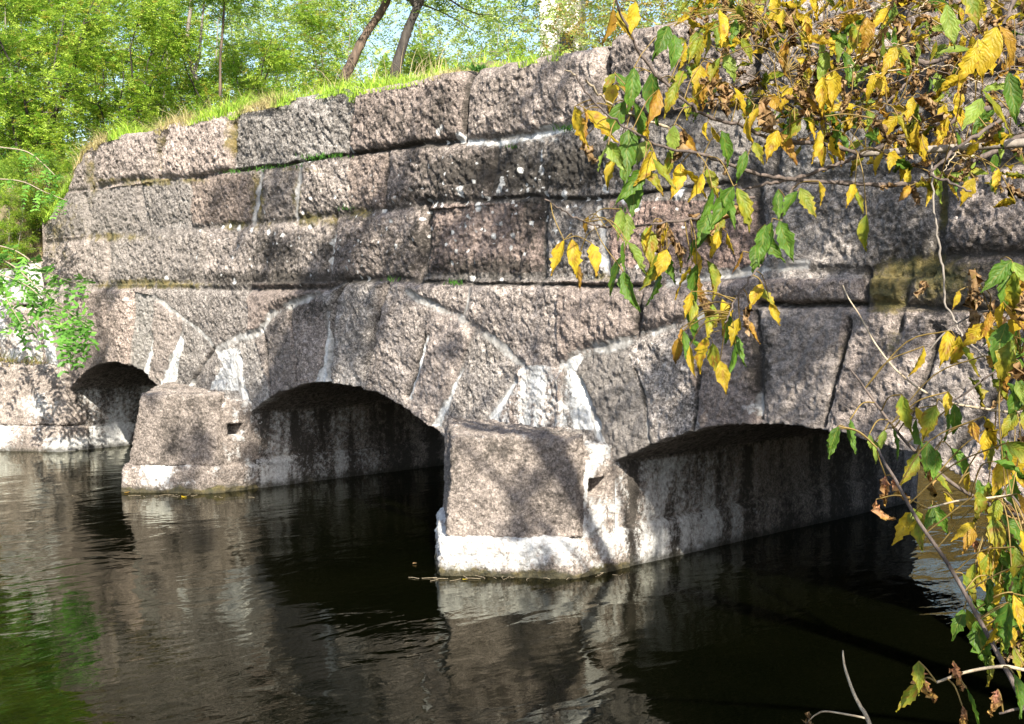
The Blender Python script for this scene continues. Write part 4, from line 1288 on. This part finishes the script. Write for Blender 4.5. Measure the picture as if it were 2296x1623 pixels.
class Leaves:
    def __init__(s): s.b = {}; s.st = []
    def add(s, part, V, F, C):
        L = s.b.setdefault(part, [[], [], [], 0]); L[0].append(V); L[1].append(F + L[3]); L[2].append(C); L[3] += len(V)
    def build(s, parent):
        if s.st:
            V, F = tubes(s.st, 4)
            s.add(list(s.b)[0], V, F, np.tile(np.array([[0.36, 0.26, 0.09, 0.0, 0.5]]), (len(V), 1)))
        for part, (v, f, c, n) in s.b.items():
            C = np.concatenate(c); link(part, np_mesh(part, np.concatenate(v), np.concatenate(f), LEAF_VEIN, colors={'lc': np.concatenate([C[:, :3], np.ones((len(C), 1))], 1)}, floats={'along': C[:, 3], 'across': C[:, 4]}), parent)


PART = {'Y': 'yellow_leaves', 'G': 'green_leaves', 'P': 'green_leaves', 'M': 'yellow_leaves', 'O': 'yellow_leaves', 'B': 'withered_leaves', 'K': 'withered_leaves'}


def put_leaf(LS, centre, L, kind, r, hang=0.75, wide=0.21, ang=None, brown=None, vecs=None):
    """a leaflet whose middle is at centre; hangs down and outwards"""
    if vecs is None:
        az = r.uniform(0, 2 * np.pi) if ang is None else ang
        out = RGT * math.cos(az) + np.array([-RGT[1], RGT[0], 0]) * math.sin(az)
        tip = out * (1 - hang) + np.array([0, 0, -1.0]) * hang + 0.18 * r.normal(size=3)
    else:
        tip = np.array(vecs, float)
    tip /= np.linalg.norm(tip)
    face = -FWD * 0.75 + np.array([0, 0, 0.55]) + 0.5 * r.normal(size=3)
    wd = np.cross(tip, face); wd /= np.linalg.norm(wd) + 1e-9
    br = brown if brown is not None else (0.9 if kind == 'B' else 0.45 if kind == 'K' else 0.05)
    V, F, C = leaflet(centre - tip * L * 0.5, tip, wd, L, L * wide * r.uniform(0.85, 1.15), r.uniform(0.1, 0.5) + br * 0.6, r.uniform(-0.9, 0.3) - br * r.uniform(-1, 1.5), col_fn(kind, r), r, br)
    LS.add(PART[kind], V, F, C)
    return centre - tip * L * 0.5


def branch3(pp, d0, d1):
    ds = np.linspace(d0, d1, len(pp))
    return spline(np.array([at_depth(x, y, d) for (x, y), d in zip(pp, ds)]), 6)


maple = thing('maple_tree', (1.25, -3.3, 0.9), 'maple with yellow, green and withered leaves reaching in from the right', 'tree')
BR = []      # (points, r0, r1, kind)
def br(pp, d0, d1, r0, r1, k='d'): 
    P = branch3(pp, d0, d1); BR.append((P, r0, r1, k)); return P


b1 = br([(2420, 10), (2281, 57), (2104, 134), (2055, 138), (1949, 127), (1878, 117), (1807, 103), (1744, 78), (1687, 42), (1630, 18), (1590, -20)], 3.1, 2.9, .010, .003)
b2 = br([(2420, 190), (2296, 225), (2172, 255), (2104, 283), (2012, 311), (1931, 347), (1871, 371), (1807, 393), (1737, 410), (1690, 418), (1648, 435)], 2.9, 2.6, .013, .003)
b2b = br([(1931, 345), (1843, 322), (1737, 311), (1666, 283), (1588, 262), (1542, 230), (1489, 184), (1443, 131), (1414, 78), (1382, 7), (1372, -30)], 2.68, 2.4, .007, .0035)
b3 = br([(2420, 250), (2300, 300), (2218, 343), (2143, 378), (2073, 407), (2020, 414), (1878, 408), (1772, 403), (1701, 389), (1630, 368), (1577, 347), (1489, 329), (1443, 308), (1390, 276), (1337, 233), (1291, 166)], 2.85, 2.35, .010, .0022)
b4 = br([(2400, 150), (2310, 220), (2228, 279), (2154, 325), (2097, 375), (2092, 395), (2130, 410), (2175, 430)], 2.5, 2.4, .007, .003)
b5 = br([(2055, 138), (2034, 60), (2050, 0), (2090, -60)], 2.95, 2.9, .007, .005)
b6 = br([(1870, 372), (1832, 180), (1838, 100), (1850, 20)], 2.75, 2.85, .003, .002)
b7 = br([(1945, 300), (1990, 230), (2040, 175), (2055, 140)], 2.75, 2.95, .003, .004)
b8 = br([(1510, 245), (1600, 225), (1700, 190), (1760, 165)], 3.1, 3.2, .003, .005)
b9 = br([(1790, 405), (1768, 440), (1744, 505), (1722, 560), (1701, 598), (1659, 655), (1638, 694), (1627, 722)], 2.62, 2.45, .0055, .002)
b10 = br([(1225, 447), (1255, 468), (1300, 492), (1340, 506), (1400, 510), (1480, 500), (1560, 488), (1620, 466), (1690, 440)], 2.4, 2.6, .002, .005)
b11 = br([(1291, 166), (1262, 155)], 2.35, 2.33, .002, .001, 'p')
b12 = br([(1310, 180), (1345, 215), (1384, 243), (1430, 262), (1500, 285)], 2.42, 2.6, .0028, .004, 'p')
b13 = br([(1710, 40), (1730, -20)], 2.6, 2.6, .004, .005)
b14 = br([(2250, 60), (2270, 10), (2285, -30)], 2.5, 2.5, .006, .007)
b15 = br([(1650, 150), (1690, 175), (1730, 215), (1800, 250), (1870, 280)], 2.8, 2.9, .003, .004)
b16 = br([(1490, 190), (1550, 180), (1640, 132), (1700, 100), (1744, 78)], 2.8, 2.9, .002, .005)
vine = br([(2090, 360), (2094, 460), (2104, 538), (2115, 626), (2119, 679), (2143, 725), (2168, 764), (2210, 800), (2220, 815)], 2.5, 2.4, .0035, .0028, 'g')
_rt = np.random.default_rng(303)
for _ in range(34):
    x0, y0 = _rt.uniform(1560, 2290), _rt.uniform(10, 400)
    if y0 > 430 - 0.2 * (2296 - x0): continue
    ln = _rt.uniform(70, 210); a_ = _rt.uniform(-0.7, 0.5); d_ = _rt.uniform(2.5, 3.0)
    pts_ = [(x0 + ln * t_ * math.cos(a_) + _rt.normal(0, 5), y0 + ln * t_ * math.sin(a_) - 18 * math.sin(t_ * 3.1) + _rt.normal(0, 5)) for t_ in (0, .25, .5, .75, 1.0)]
    br(pts_, d_, d_ + 0.12, .0010, .0028, 'p' if _rt.uniform() < 0.45 else 'd')
LS = Leaves(); r = np.random.default_rng(31)
def nearest(c, lim=0.35):
    best = None; bd = lim
    for P, *_ in BR:
        d = np.linalg.norm(P - c, axis=1); i = d.argmin()
        if d[i] < bd: bd = d[i]; best = P[i]
    return best


def stalk(LS, a, b, r, rad=.0012):
    m = 0.5 * (a + b) + np.array([0, 0, 0.12]) * np.linalg.norm(b - a) + 0.05 * np.linalg.norm(b - a) * r.normal(size=3)
    LS.st.append((spline(np.array([a, m, b]), 4), rad))


def clusters(LS, L, r, dflt):
    for c in L:
        px, py, kinds, size = c[:4]; dep = c[4] if len(c) > 4 else dflt
        top = None
        n = len(kinds)
        for i, k in enumerate(kinds):
            cx = px + (i - (n - 1) / 2) * size * 0.42 + r.normal(0, size * 0.06); cy = py + (abs(i - (n - 1) / 2)) * size * -0.08 + r.normal(0, size * 0.08)
            P = at_depth(cx, cy, dep + 0.03 * i + r.normal(0, 0.015)); Lm = 0.9 * size / 2789 * dep * r.uniform(0.85, 1.15)
            side = (i - (n - 1) / 2) / max(n - 1, 1)
            tipv = RGT * (0.75 * side + r.normal(0, 0.22)) + np.array([0, 0, -1.0]) * r.uniform(0.7, 1.1) - FWD * r.uniform(-0.1, 0.5)
            b = put_leaf(LS, P, Lm, k, r, vecs=tipv)
            if top is None: top = b
            else: stalk(LS, b, top, r, .0009)
        q = nearest(top)
        if q is not None: stalk(LS, top, q, r)


CL = [(1385, 62, 'OY', 95, 2.4), (1414, 45, 'Y', 90, 2.42), (1515, 115, 'GGM', 90, 2.5), (1610, 62, 'Y', 92), (1620, 150, 'MP', 95), (1549, 112, 'M', 85), (1680, 118, 'M', 85), (1333, 285, 'YY', 105, 2.4), (1300, 300, 'O', 75, 2.42), (1310, 265, 'O', 60), (1312, 340, 'B', 60, 2.45),
      (1362, 358, 'PP', 90, 2.4), (1366, 395, 'Y', 75), (1395, 340, 'Y', 80), (1384, 185, 'MG', 80, 2.6), (1388, 222, 'YO', 75, 2.55), (1420, 195, 'Y', 60), (1443, 212, 'GG', 120, 2.45), (1454, 248, 'O', 105, 2.42), (1499, 234, 'M', 95, 2.45), (1412, 280, 'GG', 120, 2.5), (1410, 355, 'G', 130, 2.48), (1440, 290, 'Y', 80),
      (1465, 385, 'YM', 110, 2.38), (1443, 415, 'GM', 105, 2.42), (1415, 430, 'G', 110, 2.45), (1448, 340, 'PM', 70), (1510, 322, 'P', 85), (1500, 360, 'M', 80), (1538, 330, 'BO', 75), (1541, 411, 'YY', 95), (1576, 415, 'YM', 85), (1625, 338, 'G', 95, 2.5), (1660, 360, 'G', 75), (1675, 300, 'Y', 90), (1742, 340, 'YO', 100), (1700, 345, 'M', 70),
      (1614, 472, 'GG', 110, 2.4), (1649, 476, 'GM', 110, 2.42), (1590, 510, 'GM', 95), (1293, 580, 'YYY', 95, 2.35), (1300, 620, 'O', 65), (1310, 505, 'O', 55), (1385, 520, 'P', 80, 2.4), (1408, 525, 'P', 90, 2.38), (1399, 592, 'G', 95, 2.35), (1430, 585, 'P', 95, 2.34), (1408, 645, 'G', 125, 2.35), (1385, 615, 'G', 95),
      (1454, 562, 'M', 90), (1483, 603, 'MG', 100), (1468, 645, 'G', 115), (1507, 585, 'YY', 85), (1470, 530, 'YB', 80), (1505, 535, 'YB', 70), (1576, 555, 'GM', 95), (1547, 640, 'YO', 90), (1578, 620, 'GM', 95), (1560, 590, 'Y', 80), (1622, 555, 'YY', 70), (1648, 575, 'O', 70), (1690, 585, 'G', 70),
      (1715, 560, 'GG', 115, 2.4), (1746, 545, 'GG', 105, 2.42), (1742, 462, 'G', 80), (1790, 456, 'GM', 80), (1543, 728, 'G', 85), (1530, 760, 'O', 65), (1588, 722, 'MMY', 95), (1631, 738, 'G', 85), (1668, 745, 'YO', 75), (1680, 710, 'B', 60), (1700, 670, 'YM', 70), (1735, 690, 'Y', 60), (1565, 690, 'YB', 80),
      (1527, 790, 'O', 70), (1545, 815, 'Y', 85), (1543, 775, 'GG', 65), (1606, 800, 'YMG', 90), (1622, 830, 'Y', 85), (1640, 810, 'G', 90), (1814, 57, 'Y', 75), (1924, 90, 'MM', 95), (1903, 156, 'G', 95), (1853, 170, 'P', 90), (1846, 219, 'Y', 90), (1874, 209, 'Y', 85), (2126, 45, 'P', 130, 2.2), (2182, 22, 'M', 110, 2.2),
      (2175, 145, 'YY', 105, 2.1), (2150, 165, 'Y', 90, 2.12), (2205, 255, 'PM', 120, 2.05), (2271, 230, 'G', 125, 2.05), (2133, 265, 'YY', 75), (2069, 329, 'Y', 70), (2110, 300, 'Y', 70), (1843, 431, 'Y', 70), (1917, 442, 'YM', 75), (2087, 424, 'Y', 65), (2175, 440, 'Y', 80), (1931, 527, 'M', 95), (1660, 70, 'GM', 70), (1760, 55, 'YB', 75),
      (2250, 110, 'YO', 120, 2.2), (2060, 250, 'YB', 80), (1990, 60, 'YB', 80), (2010, 140, 'YM', 80), (1960, 200, 'YY', 70), (1780, 230, 'YB', 75), (1720, 240, 'BO', 70), (1700, 260, 'YB', 70), (1640, 230, 'BY', 80), (1600, 300, 'YY', 70), (1580, 180, 'YO', 80), (1800, 300, 'MY', 80), (1980, 370, 'YY', 70), (2040, 440, 'OB', 60), (1850, 340, 'YY', 80), (2000, 290, 'YM', 80)]
clusters(LS, CL, r, 2.55)
# loose fill of yellow and shrivelled leaves through the crown
for _ in range(620):
    t = r.uniform(0, 1) ** 0.8
    px = 2330 - t * 780 + r.normal(0, 30); py = r.uniform(-60, 450) * (0.45 + 0.55 * (1 - t) + 0.25 * r.uniform())
    if py > 470 - 0.25 * (2296 - px): continue
    if (px - 1700) ** 2 / 120 ** 2 + (py - 160) ** 2 / 90 ** 2 < 0.6 and r.uniform() < 0.7: continue
    dep = r.uniform(2.5, 3.5); k = r.choice(['Y', 'Y', 'Y', 'Y', 'M', 'M', 'P', 'P', 'O', 'B', 'B', 'G'])
    P = at_depth(px, py, dep); L = r.uniform(0.04, 0.075) if k == 'B' else r.uniform(0.042, 0.08)
    b = put_leaf(LS, P, L, k, r, hang=r.uniform(-0.1, 0.9), wide=0.15 if k == 'B' else 0.2, brown=r.uniform(0.3, 0.75) if k == 'B' else r.uniform(0, 0.35))
    q = nearest(b, 0.22)
    if q is not None: stalk(LS, b, q, r)
for _ in range(100):                                       # shrivelled scraps and seeds along the twigs
    P, *_x = BR[r.integers(0, len(BR) - 1)]
    c = P[r.integers(0, len(P))] + r.normal(0, 0.035, 3) + np.array([0, 0, -0.02])
    if c[2] > 4.6 or proj(c)[0] < 1500: continue
    b = put_leaf(LS, c, r.uniform(0.03, 0.065), 'B', r, hang=r.uniform(0, 0.8), wide=0.15, brown=r.uniform(0.4, 0.9))
# trunk and limbs out to the branch roots
tr0 = np.array([1.25, -3.3, 0.75])
trunk = spline(np.array([tr0, tr0 + [0.0, 0.05, 1.2], tr0 + [-0.15, 0.1, 2.4], tr0 + [-0.5, -0.3, 4.0], tr0 + [-1.6, -0.9, 5.4], tr0 + [-3.4, -1.5, 6.9]]), 6)
paths = [(trunk, np.linspace(.17, .05, len(trunk)))]
for P, r0, r1, k in BR[:4] + [BR[4]]:
    j = trunk[8 + r.integers(0, 5)]
    paths.append((spline(np.array([j, 0.5 * (j + P[0]) + np.array([0, 0, 0.10]), P[0]]), 8), np.linspace(.035, r0, 17)))
V, F = tubes(paths, 9); link('trunk', np_mesh('trunk', V, F, BARK_GREY), maple)
for P, r0, r1, k in BR:
    V, F = tubes([(P + 0.0015 * r.normal(size=P.shape), np.linspace(r0, r1, len(P)) * 0.68 * (1 + 0.12 * r.normal(size=len(P))))], 7)
    link('branch', np_mesh('branch', V, F, {'d': BARK_TWIG, 'p': TWIG_PALE, 'g': BARK_GREY}[k]), maple)
# unseen upper crown, its leaf clumps placed for the shade they cast on the bridge
rc = np.random.default_rng(90)
TG = []
def shade(u0, u1, z0, z1, n_, rmin, rmax, y=0.0, t0=7.5, t1=10.5):
    for _ in range(n_):
        TG.append((np.array([rc.uniform(u0, u1), y, rc.uniform(z0, z1)]) + SUN * rc.uniform(t0, t1), rc.uniform(rmin, rmax)))


shade(-6.2, -2.6, 2.2, 4.4, 8, .12, .30, t0=6.5, t1=9.5)      # right end of the wall
shade(-6.2, -2.6, 1.2, 2.4, 2, .12, .20, t0=7, t1=9.5)
shade(-8.8, -5.6, 2.9, 4.4, 10, .16, .34, t0=8, t1=11)           # boulders of the top course
shade(-10.2, -8.7, 1.5, 3.0, 5, .12, .26, t0=8, t1=11)
shade(-6.4, -5.6, 1.5, 3.0, 4, .12, .26, t0=8, t1=11)
for v_ in (0.55, 0.8, 1.1, 1.6):
    shade(-6.9, -6.8, 0.0, 1.3, 4, .22, .34, y=v_, t0=8.5, t1=11)  # inside the near arch
    shade(-12.6, -12.5, 0.0, 1.2, 3, .28, .42, y=v_, t0=11, t1=14)
for v_ in (0.15, 0.4, 0.7, 1.0):
    shade(-12.6, -12.5, 0.0, 1.1, 5, .22, .34, y=v_, t0=11, t1=14)
shade(-17.4, -17.3, 0.1, 1.0, 3, .22, .34, y=0.5, t0=13, t1=16)
shade(-8.0, -6.8, 0.0, 1.1, 5, .12, .22, y=-0.7, t0=8.5, t1=11)
shade(-13.4, -12.3, 0.2, 1.1, 4, .16, .30, y=-0.8, t0=11, t1=14)
shade(-12.8, -9.5, 2.2, 3.6, 7, .14, .32, t0=10, t1=13)
shade(-17.0, -13.0, 1.0, 4.0, 4, .15, .28, t0=12, t1=15)
for z_ in (1.25, 2.05, 2.9):
    for i_ in range(6):                                        # thin unseen leaf rows, added to cast slanting bars of shade
        b_ = np.array([-5.9 + 0.56 * i_ + rc.uniform(-.08, .08), 0, z_ + rc.uniform(-.12, .12)]); tt_ = rc.uniform(6.5, 8.0)
        for k_ in range(9):
            TG.append((b_ + np.array([0.11 * k_, 0, 0.075 * k_]) + SUN * (tt_ + 0.02 * k_), rc.uniform(.06, .10)))
Os = []
ax_ = np.array([0.82, -0.25, 0.42]); ax_ /= np.linalg.norm(ax_)
for c, rr in TG:
    m_ = int(30 * (rr / 0.3) ** 2) + (6 if rr > 0.11 else 1)
    q_ = rc.normal(0, 0.40, (m_, 3)) * rr + ax_ * rc.normal(0, 0.85, (m_, 1)) * rr
    Os.append(c + q_)
O = np.concatenate(Os)
px, py, dz = proj(O)
out = (dz < 0.1) | (px < -150) | (px > 2420) | (py < -110) | (py > 1750)
O = O[out & (O[:, 2] > 2.8)]
E = np.array([0.45, -7.1, 3.25]) + rc.normal(0, 1, (330, 3)) * np.array([0.55, 0.45, 0.35])  # extra unseen leaves around the camera, added to shade the sapling
px, py, dz = proj(E); E = E[((dz < -0.15) | ((dz > 0.5) & (px > 2900))) & (np.linalg.norm(E - CAM, axis=1) > 0.6)]
O = np.concatenate([O, E]); n = len(O)
D = rc.normal(0, 1, (n, 3)); D[:, 2] -= 0.6
LV, LF, LC = sprays(O, D, 2, 0.085, rc, mixcol(n, (0.5, 0.36, 0.04), (0.16, 0.27, 0.03), rc))
# widen leaflets to maple shape
A = LV.reshape(-1, 4, 3); mid = 0.5 * (A[:, 1] + A[:, 3]); A[:, 1] = mid + (A[:, 1] - mid) * 1.3; A[:, 3] = mid + (A[:, 3] - mid) * 1.3
link('crown', np_mesh('crown', A.reshape(-1, 3), LF, LEAF_MAPLE, smooth=False, colors={'lc': LC}), maple)
paths = []
for c, rr in [q_ for q_ in TG if q_[1] > 0.2][::4]:
    e = c; pxx, pyy, dzz = proj(e)
    m_ = trunk[-1 - rc.integers(0, 14)]
    s_ = spline(np.array([m_, 0.5 * (m_ + e) + np.array([0, 0, 0.3]), e]), 6)
    a_, b_, c_ = proj(s_)
    if np.any((c_ > 0.1) & (a_ < 2400) & (a_ > -100) & (b_ > -80) & (b_ < 1700)): continue
    paths.append((s_, np.linspace(.03, .006, len(s_))))
if paths:
    V, F = tubes(paths, 5); link('limbs', np_mesh('limbs', V, F, BARK_GREY), maple)
LS.build(maple)

# ------------------------------------------------------------------ maple shoots rising from the near bank (lower right)
shoot = thing('maple_sapling', (0.45, -5.9, 0.55), 'maple sapling with yellow-green leaves rising at the lower right', 'sapling')
BR_save = BR; BR = []
s1 = br([(2420, 1900), (2340, 1680), (2278, 1543), (2249, 1488), (2196, 1389), (2126, 1265), (2055, 1162), (2009, 1078), (1984, 1038), (1968, 1005)], 1.7, 1.95, .0065, .0028)
s2 = br([(2420, 1190), (2296, 1157), (2267, 1152), (2196, 1120), (2136, 1084), (2076, 1033), (2034, 994), (1991, 941), (1949, 885), (1924, 849), (1906, 828)], 2.0, 2.1, .0060, .0022)
s3 = br([(2420, 935), (2296, 927), (2232, 920), (2126, 902), (2073, 878), (2012, 832), (1963, 771), (1928, 708), (1903, 669), (1890, 640)], 2.1, 2.3, .0030, .0010, 'p')
s4 = br([(2420, 700), (2330, 710), (2250, 700), (2190, 702), (2120, 745), (2080, 790)], 2.1, 2.2, .0026, .0014, 'g')
s5 = br([(2290, 800), (2220, 840), (2160, 885), (2120, 905)], 2.1, 2.15, .003, .002)
s6 = br([(2420, 1430), (2330, 1500), (2250, 1494), (2170, 1506), (2100, 1530)], 1.65, 1.65, .003, .0018, 'p')
s7 = br([(2268, 1110), (2200, 1118), (2150, 1122), (2080, 1140)], 1.95, 1.95, .002, .0015, 'p')
s8 = br([(2420, 1620), (2300, 1590), (2240, 1600)], 1.6, 1.6, .004, .002)
LS = Leaves(); r = np.random.default_rng(47)
CL2 = [(1872, 985, 'G', 80), (1895, 1000, 'GG', 80), (1905, 975, 'G', 65), (1950, 998, 'P', 50), (1962, 1018, 'P', 55), (1980, 992, 'P', 50), (2013, 995, 'G', 75), (2055, 985, 'G', 90), (2027, 930, 'M', 90), (2069, 944, 'Y', 85), (2102, 955, 'MG', 95), (2146, 942, 'G', 95), (2129, 1040, 'GG', 100), (2110, 1080, 'M', 70),
       (2190, 955, 'O', 65), (2204, 1003, 'Y', 75), (2171, 1082, 'Y', 70), (2063, 1060, 'MK', 100), (2075, 1030, 'G', 80), (2000, 1107, 'KK', 80), (1972, 1155, 'K', 75), (2041, 1190, 'YM', 95), (2093, 1170, 'GG', 85), (2132, 1135, 'Y', 80), (2248, 1025, 'MG', 100), (2262, 1070, 'YY', 100), (2282, 1118, 'G', 110),
       (2226, 1215, 'M', 90), (2185, 1223, 'OK', 70), (2276, 1187, 'G', 100), (2221, 1303, 'MM', 95), (2262, 1270, 'GM', 100), (2193, 1311, 'MY', 75), (2250, 1340, 'YM', 90), (2285, 1320, 'Y', 90), (2161, 1408, 'GM', 90), (2218, 1414, 'YK', 80), (2285, 1390, 'Y', 90, 1.7), (2250, 1430, 'MY', 80), (2062, 1513, 'M', 95, 1.65), (2147, 1516, 'K', 75, 1.65),
       (2055, 1555, 'MK', 100, 1.65), (2179, 1590, 'G', 110, 1.6), (2161, 1615, 'K', 80, 1.6), (2232, 1576, 'K', 80, 1.6), (2285, 1569, 'G', 100, 1.6), (2278, 1485, 'M', 80, 1.7), (2249, 625, 'GG', 130, 2.0), (2280, 655, 'GP', 130, 2.0), (2055, 803, 'Y', 85), (2150, 785, 'YM', 100), (2196, 755, 'YY', 90), (2143, 672, 'Y', 60), (2189, 668, 'B', 60), (2230, 740, 'OB', 80),
       (2255, 800, 'M', 90), (2120, 905, 'Y', 65), (2280, 950, 'MM', 80), (2260, 720, 'YO', 90), (2235, 1150, 'M', 80), (2290, 880, 'P', 70), (2288, 1240, 'GM', 90), (2240, 1260, 'YG', 90), (2200, 1270, 'Y', 80)]
clusters(LS, CL2, r, 2.0)
for _ in range(150):
    px = 2340 - abs(r.normal(0, 75)); py = r.choice([r.uniform(640, 900), r.uniform(900, 1500), r.uniform(1100, 1450)])
    k = r.choice(['M', 'M', 'Y', 'G', 'G', 'O', 'B']); P = at_depth(px, py, r.uniform(1.75, 2.6))
    b = put_leaf(LS, P, r.uniform(0.05, 0.08), k, r, hang=r.uniform(0.3, 0.9), brown=0.8 if k == 'B' else r.uniform(0, 0.3))
    q = nearest(b, 0.22)
    if q is not None: stalk(LS, b, q, r)
V, F = tubes([(P, np.linspace(r0, r1, len(P)) * 0.7) for P, r0, r1, k in BR if k == 'd'] +
             [(spline(np.array([[0.45, -5.9, 0.5], 0.5 * (np.array([0.45, -5.9, 0.5]) + P[0]) + [0.06, 0, 0.03], P[0]]), 6), np.linspace(.010, r0, 13)) for P, r0, r1, k in BR], 7)
link('stem', np_mesh('stem', V, F, BARK_TWIG), shoot)
for P, r0, r1, k in BR:
    if k != 'd':
        V, F = tubes([(P, np.linspace(r0, r1, len(P)))], 6); link('twig', np_mesh('twig', V, F, TWIG_PALE if k == 'p' else BARK_GREY), shoot)
LS.build(shoot)
BR = []
# bare twig at the bottom edge
bt = thing('bare_twig', (-0.3, -6.1, 0.4), 'thin bare twig with one dead leaf at the bottom edge', 'twig')
P1 = branch3([(1890, 1459), (1891, 1475), (1896, 1502), (1913, 1551), (1930, 1585), (1945, 1611), (1990, 1720), (2120, 1900)], 1.9, 1.8)
P2 = branch3([(1945, 1611), (1900, 1602), (1850, 1595), (1830, 1602), (1818, 1611), (1808, 1622)], 1.88, 1.9)
V, F = tubes([(P1, np.linspace(.0012, .004, len(P1))), (P2, np.linspace(.0018, .0008, len(P2))), (spline(np.array([P1[-1], 0.5 * (P1[-1] + [0.5, -5.6, 0.45]) + [0, 0, -0.03], [0.62, -5.6, 0.35]]), 6), .004)], 6)
link('stem', np_mesh('stem', V, F, TWIG_PALE), bt)
LS = Leaves(); put_leaf(LS, at_depth(1812, 1618, 1.9), 0.03, 'B', r, hang=0.9, brown=1.0); LS.build(bt)

# ------------------------------------------------------------------ locust shoots hanging over the left bank
def locust_branch(name, label, pp, y0, r, leaf=0.088, npairs=7, step=3, spread=0.55):
    P = spline(np.array([on_plane(x, y, y0 - 0.25 * i / len(pp)) for i, (x, y) in enumerate(pp)]), 6)
    o = thing(name, tuple(P[0]), label, 'branch', 'locust shoots hanging over the left bank')
    V, F = tubes([(P, np.linspace(.012, .004, len(P)))], 5); link('stem', np_mesh('stem', V, F, TWIG_PALE), o)
    ix = np.arange(2, len(P), step); ix = np.concatenate([ix, ix, ix])
    T = np.gradient(P, axis=0)[ix]; T /= np.linalg.norm(T, axis=1)[:, None]
    D = T * 0.6 + r.normal(0, spread, (len(ix), 3)) + np.array([0.15, -0.25, -0.15])
    col = mixcol(len(ix), (0.10, 0.28, 0.04), (0.20, 0.42, 0.07), r)
    LV, LF, LC = sprays(P[ix], D, npairs, leaf, r, col, 0.5)
    A = LV.reshape(-1, 4, 3); mid = 0.5 * (A[:, 1] + A[:, 3]); A[:, 1] = mid + (A[:, 1] - mid) * 1.35; A[:, 3] = mid + (A[:, 3] - mid) * 1.35
    # six-sided leaflets
    a, b, c, d = A[:, 0], A[:, 1], A[:, 2], A[:, 3]
    H = np.stack([a, a * .72 + b * .55 - mid * .27, b * .62 + c * .62 - mid * .24, c, d * .62 + c * .62 - mid * .24, a * .72 + d * .55 - mid * .27], 1)
    Fh = np.arange(len(H) * 6).reshape(-1, 6)
    link('leaves', np_mesh('leaves', H.reshape(-1, 3), Fh, LEAF_WOOD, smooth=False, colors={'lc': np.repeat(LC.reshape(-1, 4, 4)[:, 0], 6, axis=0)}), o)


r = np.random.default_rng(61)
locust_branch('locust_branch', 'longest locust shoot drooping over the far arch', [(-60, 560), (20, 590), (80, 640), (130, 680), (170, 710), (200, 730)], -1.0, r)
locust_branch('locust_branch', 'short locust shoot hanging straight down beside the far arch', [(-40, 600), (60, 640), (110, 690), (140, 730), (165, 755)], -1.1, r)
locust_branch('locust_branch', 'locust shoot spreading right below the dark hollow', [(-60, 540), (30, 560), (90, 600), (140, 625), (190, 640)], -0.9, r)
locust_branch('locust_branch', 'upper locust shoot beside the end of the wall top', [(-60, 400), (40, 405), (100, 430), (150, 450)], -0.6, r, leaf=0.06)
locust_branch('locust_branch', 'small locust shoot above the wall end under the grass', [(0, 330), (60, 340), (100, 370), (130, 400)], -0.5, r, leaf=0.06)
locust_branch('locust_branch', 'bright locust shoot at the left edge over white stone', [(-80, 590), (-20, 620), (20, 680), (50, 730)], -1.1, r)

# ------------------------------------------------------------------ floating bits at the pier feet
def floating_leaf(px, py, L, kind, label, seed):
    r = np.random.default_rng(seed); d = ray(px, py); t = (0.012 - CAM[2]) / d[2]; c = CAM + d * t
    LS = Leaves(); th = r.uniform(0, 6.28)
    tip = np.array([math.cos(th), math.sin(th), 0.02]); wd = np.array([-tip[1], tip[0], 0.0])
    V, F, C = leaflet(c - tip * L / 2, tip, wd, L, L * .3, 0.12, -0.1, col_fn(kind, r), r, 0.05)
    o = link('floating_leaf', np_mesh('floating_leaf', V, F, LEAF_MAPLE, colors={'lc': np.concatenate([C[:, :3], np.ones((len(C), 1))], 1)}))
    return tag(o, label, 'leaf', 'fallen leaves floating by the piers')


floating_leaf(412, 1113, 0.10, 'Y', 'fallen yellow leaf floating at the foot of the far pier', 1)
floating_leaf(285, 1103, 0.08, 'O', 'fallen orange leaf floating off the far pier nose', 2)
floating_leaf(1043, 1298, 0.05, 'Y', 'tiny yellow leaf floating before the near pier plinth', 3)
floating_leaf(930, 1262, 0.06, 'B', 'brown leaf among twigs left of the near pier nose', 4)
pts = []
r = np.random.default_rng(9)
for px, py, sx, n_ in [(1060, 1296, 90, 16), (940, 1268, 18, 9), (1330, 1287, 50, 8), (420, 1112, 110, 14)]:
    for _ in range(n_):
        d = ray(px + r.normal(0, sx), py + r.normal(0, 2.0)); t = (0.006 - CAM[2]) / d[2]; c = CAM + d * t
        th = r.uniform(0, 6.28); e = np.array([math.cos(th), math.sin(th), 0]) * r.uniform(0.015, 0.075)
        if 900 < px < 960: continue
        pts.append((np.array([c - e, c + e * 0.1 + r.normal(0, .01, 3) * [1, 1, 0.3], c + e]), .0016))
V, F = tubes(pts, 4)
tag(link('floating_twigs', np_mesh('floating_twigs', V, F, TWIG_PALE)), 'straws and twigs drifted against the pier feet', 'twigs', kind='stuff')
